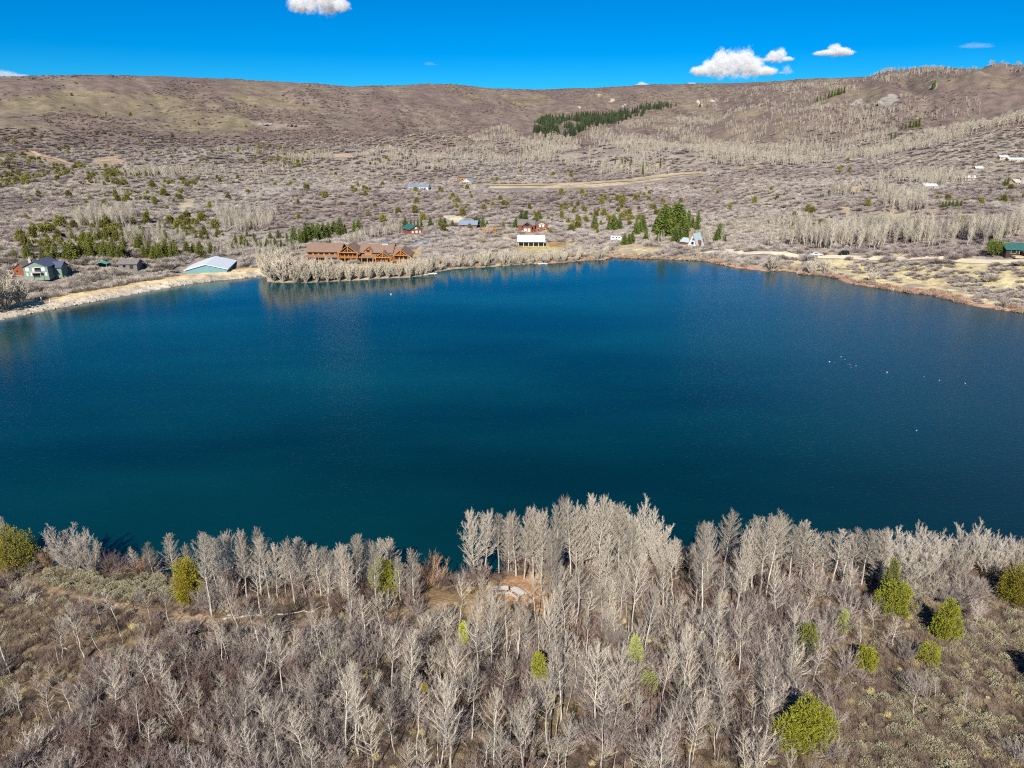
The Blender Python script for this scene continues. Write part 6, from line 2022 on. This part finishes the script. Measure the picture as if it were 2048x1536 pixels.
# brush on the flats and benches
x, y, z, s, d, rng = far_candidates(56000, 31, 200, 1900)
px, py = project(x, y, z)
az_ = zone_val(px, py, [(a, min(1, b)) for a, b, h in ASPEN_ZONES])
n1 = fbm(x / 45.0, y / 60.0, 301, 4)
n2 = fbm(x / 14.0, y / 18.0, 303, 3)
wt = 0.72 + 0.28 * sstep(300, 1400, d)        # thin the near part, where each mound shows larger
den = sstep(-0.95, -0.25, n1 + 0.4 * n2) * (1 - 0.75 * az_) * wt
den = np.where(in_poly(px, py, STRAW), 1.1 * sstep(0.0, 0.3, fbm(x / 11.0, y / 13.0, 313, 3)), den)
den = np.where((px > 1200) & (s < 45) & ~in_poly(px, py, STRAW), den * 0.7, den)
den = np.where((s < 11.5) & (px < 530) & (y < 345), 0, den)
den = np.where((s < 3), 0, den)
k = (rng.uniform(0, 1, len(x)) < den) & keep_roads(x, y, px, py)
x, y, z, s, d = x[k], y[k], z[k], s[k], d[k]
n = len(x)
sz = rng.uniform(0.55, 1.15, n) * (0.9 + 0.9 * sstep(300, 1600, d)) * np.where(in_poly(*project(x, y, z), STRAW), 0.5, 1.0)
scl = np.stack([sz * rng.uniform(0.9, 1.4, n), sz, sz * rng.uniform(0.65, 1.0, n) * (1 - 0.2 * sstep(600, 1600, d))], 1)
scatter('oak_brush_cover', 'grey-purple leafless oak brush covering the far flats and benches', 'brush', np.stack([x, y, z - 0.2], 1),
        np.stack([rng.normal(0, 0.1, n), rng.normal(0, 0.1, n), rng.uniform(0, 6.28, n)], 1), scl, np.where(fbm(x / 130.0, y / 170.0, 321, 3) + rng.normal(0, 0.13, n) > 0.10, 3, np.where(fbm(x / 90.0, y / 140.0, 323, 3) + rng.normal(0, 0.15, n) > 0.08, 2, rng.integers(0, 2, n))), mound_src)
# low grey scrub and straw tufts in the right-hand meadow
x, y, z, s, d, rng = far_candidates(26000, 45, 200, 480, 0.15, 0.80)
px, py = project(x, y, z)
nn_ = fbm(x / 10.0, y / 12.0, 327, 3)
k = (s > 3) & (s < 75) & keep_roads(x, y, px, py) & (rng.uniform(0, 1, len(x)) < 0.6 * sstep(0.0, 0.3, nn_))
x, y, z = x[k], y[k], z[k]
n = len(x)
sz = rng.uniform(0.16, 0.48, n)
scatter('meadow_scrub', 'low grey scrub patches in the straw meadow on the right far shore', 'scrub', np.stack([x, y, z - 0.05], 1), np.stack([np.zeros(n), np.zeros(n), rng.uniform(0, 6.28, n)], 1),
        np.stack([sz * 1.2, sz * 1.2, sz], 1), np.where(rng.uniform(0, 1, n) < 0.2, 3, rng.integers(0, 3, n)), mound_src)
# brush on the far face and the mountain
rm = [make_mound(840 + i, 4.6, 2.7, 90, 0.30).mesh('ridge_brush', M['ridgeoak']) for i in range(2)]
rsrc = []
for i, (X, Y, lab) in enumerate([(700, 215, 'dark brush clump on the far face above the dark ranch house'), (1240, 200, 'dark brush clump on the far face beside the largest pale scar')]):
    o = bpy.data.objects.new('ridge_brush', rm[i])
    col.objects.link(o)
    o.location = hit(X, Y)
    tag(o, lab, 'shrub')
    rsrc.append([o])
x, y, z, s, d, rng = far_candidates(60000, 33, 1500, 3900)
px, py = project(x, y, z)
az_ = zone_val(px, py, [(a, min(1, b)) for a, b, h in ASPEN_ZONES])
n1 = fbm(x / 120.0, y / 200.0, 305, 4)
den = sstep(-0.35, 0.35, n1) * (1 - 0.6 * az_) * np.where(inside_any(px, py, GRASSY), 0.25, 1.0) * 0.8
k = (rng.uniform(0, 1, len(x)) < den) & keep_roads(x, y, px, py)
x, y, z, s, d = x[k], y[k], z[k], s[k], d[k]
n = len(x)
sz = rng.uniform(0.6, 1.3, n)
scatter('ridge_brush_cover', 'dark purple-brown brush covering the far face and the mountain', 'brush', np.stack([x, y, z - 0.2], 1),
        np.stack([np.zeros(n), np.zeros(n), rng.uniform(0, 6.28, n)], 1), np.stack([sz * rng.uniform(1, 1.7, n), sz, sz * 0.9], 1), rng.integers(0, 2, n), rsrc)
# stands of bare aspen
# willow and brush hedges crowding the water's edge below the lodge and along the middle of the far shore
rg = np.random.default_rng(43)
n = 14000
x, y = rg.uniform(-130, 60, n), rg.uniform(300, 400, n)
s = lake_sd(x, y)
px, py = project(x, y, 0 * x)
n1 = fbm(x / 9, y / 9, 325, 3)
pale = (px > 522) & (px < 862) & (s > 0.5) & (s < 11 + 3 * n1) & (rg.uniform(0, 1, n) < 0.30)
mid = (px >= 862) & (px < 1215) & (s > 0.5) & (s < 12 + 4 * n1) & (rg.uniform(0, 1, n) < 0.16)
k = (pale | mid) & keep_clear(x, y)
x, y, s, px = x[k], y[k], s[k], px[k]
n = len(x)
hh = np.interp(px, [520, 560, 640, 700, 860, 1215], [9.5, 10.5, 9.0, 6.0, 6.5, 4.8]) * rg.uniform(0.5, 1.2, n)
wsrc = []
for m in WILLOW:
    t = next(o for o in scene.objects if o.parent is not None and o.data is not None and o.data.name == m[1].name)
    wsrc.append([t])
scatter('shore_thicket', 'pale bare willow thicket crowding the far bank below the lodge', 'thicket', np.stack([x, y, height(x, y)], 1), np.stack([np.zeros(n), np.zeros(n), rg.uniform(0, 6.28, n)], 1),
        np.stack([hh * 0.8, hh * 0.8, hh], 1), rg.integers(0, 2, n), wsrc)
x, y, z, s, d, rng = far_candidates(150000, 35, 380, 3700)
px, py = project(x, y, z)
n1 = fbm(x / 60.0, y / 160.0, 307, 4)
den, hh = np.zeros(len(x)), np.full(len(x), 9.0)
for poly, dn, h in ASPEN_ZONES:
    m = in_poly(px + 8 * n1, py + 3 * n1, poly)
    v = dn * (sstep(-0.3, 0.25, n1) if dn < 1 else 1.0)
    den = np.where(m & (v > den), v, den)
    hh = np.where(m, h, hh)
den *= np.where(d < 900, 0.6, 0.95)
k = (rng.uniform(0, 1, len(x)) < den) & keep_roads(x, y, px, py) & (s > 4)
x, y, z, d, hh = x[k], y[k], z[k], d[k], hh[k]
n = len(x)
sz = hh / 10 * rng.uniform(0.65, 1.2, n)
fat = 1.0 + 0.7 * sstep(1200, 2800, d)
scatter('aspen_stands', 'pale leafless aspen stands streaking the far slopes', 'aspen woods', np.stack([x, y, z - 0.2], 1),
        np.stack([rng.normal(0, 0.07, n), rng.normal(0, 0.07, n), rng.uniform(0, 6.28, n)], 1), np.stack([sz * fat, sz * fat, sz], 1), rng.integers(0, 3, n) + np.where(d > 950, 3, 0), fa_src)
# junipers: the largest in view stand as trees of their own, the rest as one cover
x, y, z, s, d, rng = far_candidates(30000, 37, 330, 3300, -0.66, 0.66)
px, py = project(x, y, z)
n1 = fbm(x / 40.0, y / 70.0, 309, 3)
den = zone_val(px, py, JUN_ZONES) * np.where(d < 900, 0.45, 0.55) * sstep(-0.6, 0.3, n1 + rng.normal(0, 0.25, len(x)))
k = (rng.uniform(0, 1, len(x)) < den) & keep_roads(x, y, px, py) & (s > 10)
x, y, z, d, px, py = x[k], y[k], z[k], d[k], px[k], py[k]
hgt = rng.uniform(3.0, 6.2, len(x)) * (1 + 0.4 * sstep(900, 2200, d))
inview = (px > 5) & (px < 2043)
order = np.argsort(-(hgt / d) * inview)
NI = 150
for q in order[:NI]:
    X, Y = px[q], py[q]
    if Y > 430: lab = 'olive juniper dotting the brush just above the far shore'
    elif X < 480: lab = 'olive juniper among grey brush on the left flats'
    elif X < 1000: lab = 'olive juniper among grey brush in the middle distance above the lodge'
    elif X < 1400: lab = 'olive juniper on the bench below the tan dirt road'
    else: lab = 'olive juniper scattered on the right-hand benches'
    plant('hill_juniper', JUNI[rng.integers(0, 3)], (x[q], y[q], z[q]), hgt[q], lab, 'tree', rng.uniform(0, 6.28), rng.uniform(0.9, 1.25), lab.replace('juniper', 'junipers'))
rest = order[NI:]
jsrc = [[o for o in scene.objects if o.parent is not None and o.parent.name.startswith('hill_juniper') and o.data.name == m[1].name][:1] for m in JUNI]
n = len(rest)
scl = hgt[rest]
scatter('juniper_cover', 'small dark junipers dotting the far hillsides', 'juniper woods', np.stack([x[rest], y[rest], z[rest] - 0.1], 1),
        np.stack([np.zeros(n), np.zeros(n), rng.uniform(0, 6.28, n)], 1), np.stack([scl * 1.1, scl * 1.1, scl], 1), rng.integers(0, 3, n), jsrc)
# the spruce wood in the far draw
x, y, z, s, d, rng = far_candidates(26000, 39, 1500, 3000, -0.05, 0.30)
px, py = project(x, y, z)
GROVE = [(1062, 262), (1085, 240), (1130, 234), (1230, 228), (1290, 213), (1345, 208), (1350, 213), (1300, 222), (1250, 243), (1180, 256), (1140, 273), (1095, 272)]
k = in_poly(px + 6 * fbm(x / 30, y / 60, 315, 2), py + 4 * fbm(x / 30, y / 60, 317, 2), GROVE) & (rng.uniform(0, 1, len(x)) < 0.5 * sstep(-0.45, 0.15, fbm(x / 35, y / 80, 319, 3)))
x, y, z = x[k], y[k], z[k]
n = len(x)
hs = rng.uniform(9, 21, n)
M['farspruce'].name = 'far_spruce_sprays'
fs = pair_mesh('draw_spruce', make_spruce(690, 14, 2.6, 10, 8, 1.8), M['junbark'], M['farspruce'], 14)
p = hit(1352, 212)
src = plant('conifer', fs, p, 15, 'dark spruce at the upper right tip of the far spruce wood', 'tree')
scatter('spruce_wood', 'dark green spruce wood filling the far draw', 'conifer wood', np.stack([x, y, z], 1), np.stack([np.zeros(n), np.zeros(n), rng.uniform(0, 6.28, n)], 1),
        np.stack([hs * 0.85, hs * 0.85, hs], 1), np.zeros(n, int), [[o for o in src.children if o.name.startswith('crown')]])
# reddish willow and cattail fringe along the right-hand water line, riprap on the dam
rng = np.random.default_rng(41)
fringe_me = [make_tuft(850, 1.6, 1.3, 70, 0.05).mesh('shore_willow', mat('pink_brown_willow', (0.46, 0.31, 0.225), inst=0.25)), make_tuft(851, 1.5, 1.2, 70, 0.05).mesh('shore_reed', mat('tan_reed_stalks', (0.54, 0.45, 0.31), inst=0.25))]
fsrc = []
for i, (X, Y, nm, lab) in enumerate([(1610, 549, 'shore_willow', 'reddish willow tuft sticking out from the bank near the pale round willow'), (1380, 519, 'reed_tuft', 'tan reed tuft at the water below the A-frame cabin')]):
    o = bpy.data.objects.new(nm, fringe_me[i])
    col.objects.link(o)
    o.location = hit(X, Y)
    tag(o, lab, 'shrub')
    fsrc.append([o])
n = 60000
x, y = rng.uniform(-60, 230, n), rng.uniform(230, 400, n)
s = lake_sd(x, y)
px, py = project(x, y, 0 * x)
k = (s > -0.8) & (s < 5.0) & (px > 940) & (rng.uniform(0, 1, n) < np.where(px > 1180, 0.75, 0.3) * sstep(-0.5, 0.3, fbm(x / 12, y / 12, 311, 3)))
x, y = x[k], y[k]
n = len(x)
sz = rng.uniform(0.5, 1.1, n)
scatter('shore_fringe', 'reddish willow and tan reeds fringing the far water line', 'reeds', np.stack([x, y, np.maximum(height(x, y), 0)], 1), np.stack([np.zeros(n), np.zeros(n), rng.uniform(0, 6.28, n)], 1),
        np.stack([sz * 1.2, sz * 1.2, sz], 1), (rng.uniform(0, 1, n) < np.where(project(x, y, 0 * x)[0] > 1650, 0.15, 0.5)).astype(int), fsrc)
n = 9000
x, y = rng.uniform(-260, -75, n), rng.uniform(180, 345, n)
s = lake_sd(x, y)
px, py = project(x, y, 0 * x)
k = (s > -1.0) & (s < 3.3) & (px < 515) & (rng.uniform(0, 1, n) < 0.75)
x, y = x[k], y[k]
n = len(x)
rsrc2 = []
for i, (X, Y, lab) in enumerate([(60, 626, 'pale angular riprap block near the left end of the dam'), (150, 609, 'pale angular riprap block on the dam face further right')]):
    o = Geo().ball((0, 0, 0.1), (0.75, 0.6, 0.5), 6, 4, 0.2, rng).obj('riprap_stone', M['rock'], loc=hit(X, Y))
    tag(o, lab, 'rock')
    rsrc2.append([o])
sz = rng.uniform(0.3, 0.75, n)
scatter('riprap', 'pale angular stones armouring the dam face', 'riprap', np.stack([x, y, height(x, y)], 1), rng.uniform(0, 6.28, (n, 3)) * np.array([0.1, 0.1, 1]), np.stack([sz, sz, sz], 1), rng.integers(0, 2, n), rsrc2)

# ---------------------------------------------------------------- clouds: small fair-weather cumulus far beyond the ridge
def cloud(X0, X1, Ytop, Ybot, D, label, puffs, dens, seed, prof=None, soft=1.0):
    """a heap of vapour D metres off, filling the span X0..X1: a box of air whose density is a sum of soft puffs torn by noise"""
    rng = np.random.default_rng(seed)
    xc = (X0 + X1) / 2
    d = ray(np.array(float(xc)), np.array(float(Ybot)))
    t = D / math.hypot(d[0], d[1])
    base = np.array([0, 0, CAM_H]) + d * t
    k = t / FPX
    W, H = (X1 - X0) * k, (Ybot - Ytop) * k
    m = bpy.data.materials.new('cloud_vapour')
    m.use_nodes = True
    N, L = m.node_tree.nodes, m.node_tree.links
    N.clear()
    out = N.new('ShaderNodeOutputMaterial')
    v = N.new('ShaderNodeVolumeScatter')
    v.inputs['Color'].default_value = (1, 1, 1, 1)
    v.inputs['Anisotropy'].default_value = -0.15
    tc = N.new('ShaderNodeTexCoord')
    best = None
    for i in range(puffs):
        u = (i + rng.uniform(0.2, 0.8)) / puffs * 2 - 1
        pr = (1 - abs(u) ** 1.6) if prof is None else float(np.interp(u, prof[0], prof[1]))
        rx = max(W * 0.5 * (1.7 / puffs) * rng.uniform(0.9, 1.4), H * 0.3)
        rz = H * max(0.22, pr) * 0.62
        c = (u * (W / 2 - rx * 0.75), rng.uniform(-0.2, 0.2) * H, H * max(0.2, pr) * 0.45)
        s = N.new('ShaderNodeVectorMath'); s.operation = 'SUBTRACT'; s.inputs[1].default_value = c
        q = N.new('ShaderNodeVectorMath'); q.operation = 'MULTIPLY'; q.inputs[1].default_value = (1 / rx, 1 / (rx * 0.9), 1 / rz)
        ln = N.new('ShaderNodeVectorMath'); ln.operation = 'LENGTH'
        L.new(tc.outputs['Object'], s.inputs[0]); L.new(s.outputs[0], q.inputs[0]); L.new(q.outputs[0], ln.inputs[0])
        if best is None:
            best = ln.outputs['Value']
        else:
            mn = N.new('ShaderNodeMath'); mn.operation = 'SMOOTH_MIN'; mn.inputs[2].default_value = 0.25
            L.new(best, mn.inputs[0]); L.new(ln.outputs['Value'], mn.inputs[1])
            best = mn.outputs[0]
    nz = N.new('ShaderNodeTexNoise')
    nz.inputs['Scale'].default_value = 4.2 / H
    nz.inputs['Detail'].default_value = 6
    nz.inputs['Roughness'].default_value = 0.6
    L.new(tc.outputs['Object'], nz.inputs['Vector'])
    sc_ = N.new('ShaderNodeMath'); sc_.operation = 'MULTIPLY_ADD'; sc_.inputs[1].default_value = 1.5 * soft; sc_.inputs[2].default_value = -0.75 * soft
    L.new(nz.outputs['Fac'], sc_.inputs[0])
    ad = N.new('ShaderNodeMath'); ad.operation = 'ADD'
    L.new(best, ad.inputs[0]); L.new(sc_.outputs[0], ad.inputs[1])
    mr = N.new('ShaderNodeMapRange')
    mr.interpolation_type = 'SMOOTHSTEP'
    mr.inputs['From Min'].default_value, mr.inputs['From Max'].default_value = 0.55, 1.05
    mr.inputs['To Min'].default_value, mr.inputs['To Max'].default_value = dens, 0.0
    L.new(ad.outputs[0], mr.inputs['Value'])
    L.new(mr.outputs[0], v.inputs['Density'])
    L.new(v.outputs[0], out.inputs['Volume'])
    g = Geo().ball((0, 0, H * 0.45), (W * 0.62, max(W * 0.25, H * 0.8), H * 0.85), 20, 12)
    o = g.obj('cloud', None, loc=base)
    o.data.materials.append(m)
    tag(o, label, 'cloud')

cloud(1374, 1552, 100, 150, 7000, 'largest heaped white cloud low over the ridge at right', 9, 0.030, 1, ([-1, -0.75, -0.45, -0.2, 0.1, 0.35, 0.6, 0.85, 1], [0.25, 0.4, 0.75, 1.0, 0.8, 1.0, 0.75, 0.4, 0.25]))
cloud(1524, 1586, 98, 122, 7400, 'small puffy cloud touching the upper right of the largest one', 4, 0.035, 2)
cloud(1556, 1588, 132, 147, 7400, 'tiny torn scrap of cloud below the small puffy one', 3, 0.008, 3, None, 1.4)
cloud(1622, 1712, 90, 110, 7700, 'flat white cloud standing alone right of the heaped one', 5, 0.035, 4, ([-1, -0.5, -0.2, 0.1, 0.5, 1], [0.3, 0.45, 1.0, 1.0, 0.6, 0.4]))
cloud(570, 702, -22, 22, 6500, 'white cloud cut off by the top edge of the picture', 6, 0.03, 5, ([-1, -0.7, -0.4, 0, 0.5, 0.8, 1], [0.4, 0.7, 0.9, 1.0, 1.0, 0.7, 0.3]))
cloud(-70, 66, 141, 154, 9000, 'pale flat wisp of cloud on the skyline at the left edge', 5, 0.006, 6, None, 1.2)
cloud(1268, 1300, 164, 174, 8500, 'small white cloud top peeping over the ridge, left one of two', 3, 0.02, 7)
cloud(1372, 1394, 161, 172, 8500, 'small white cloud top peeping over the ridge, right one of two', 2, 0.02, 8)
cloud(1910, 1990, 86, 95, 9000, 'faint streak of cloud high at the far right', 4, 0.0016, 9, None, 1.5)
cloud(844, 876, 124, 130, 9000, 'faintest thin streak of cloud over the middle of the ridge', 3, 0.0015, 10, None, 1.3)
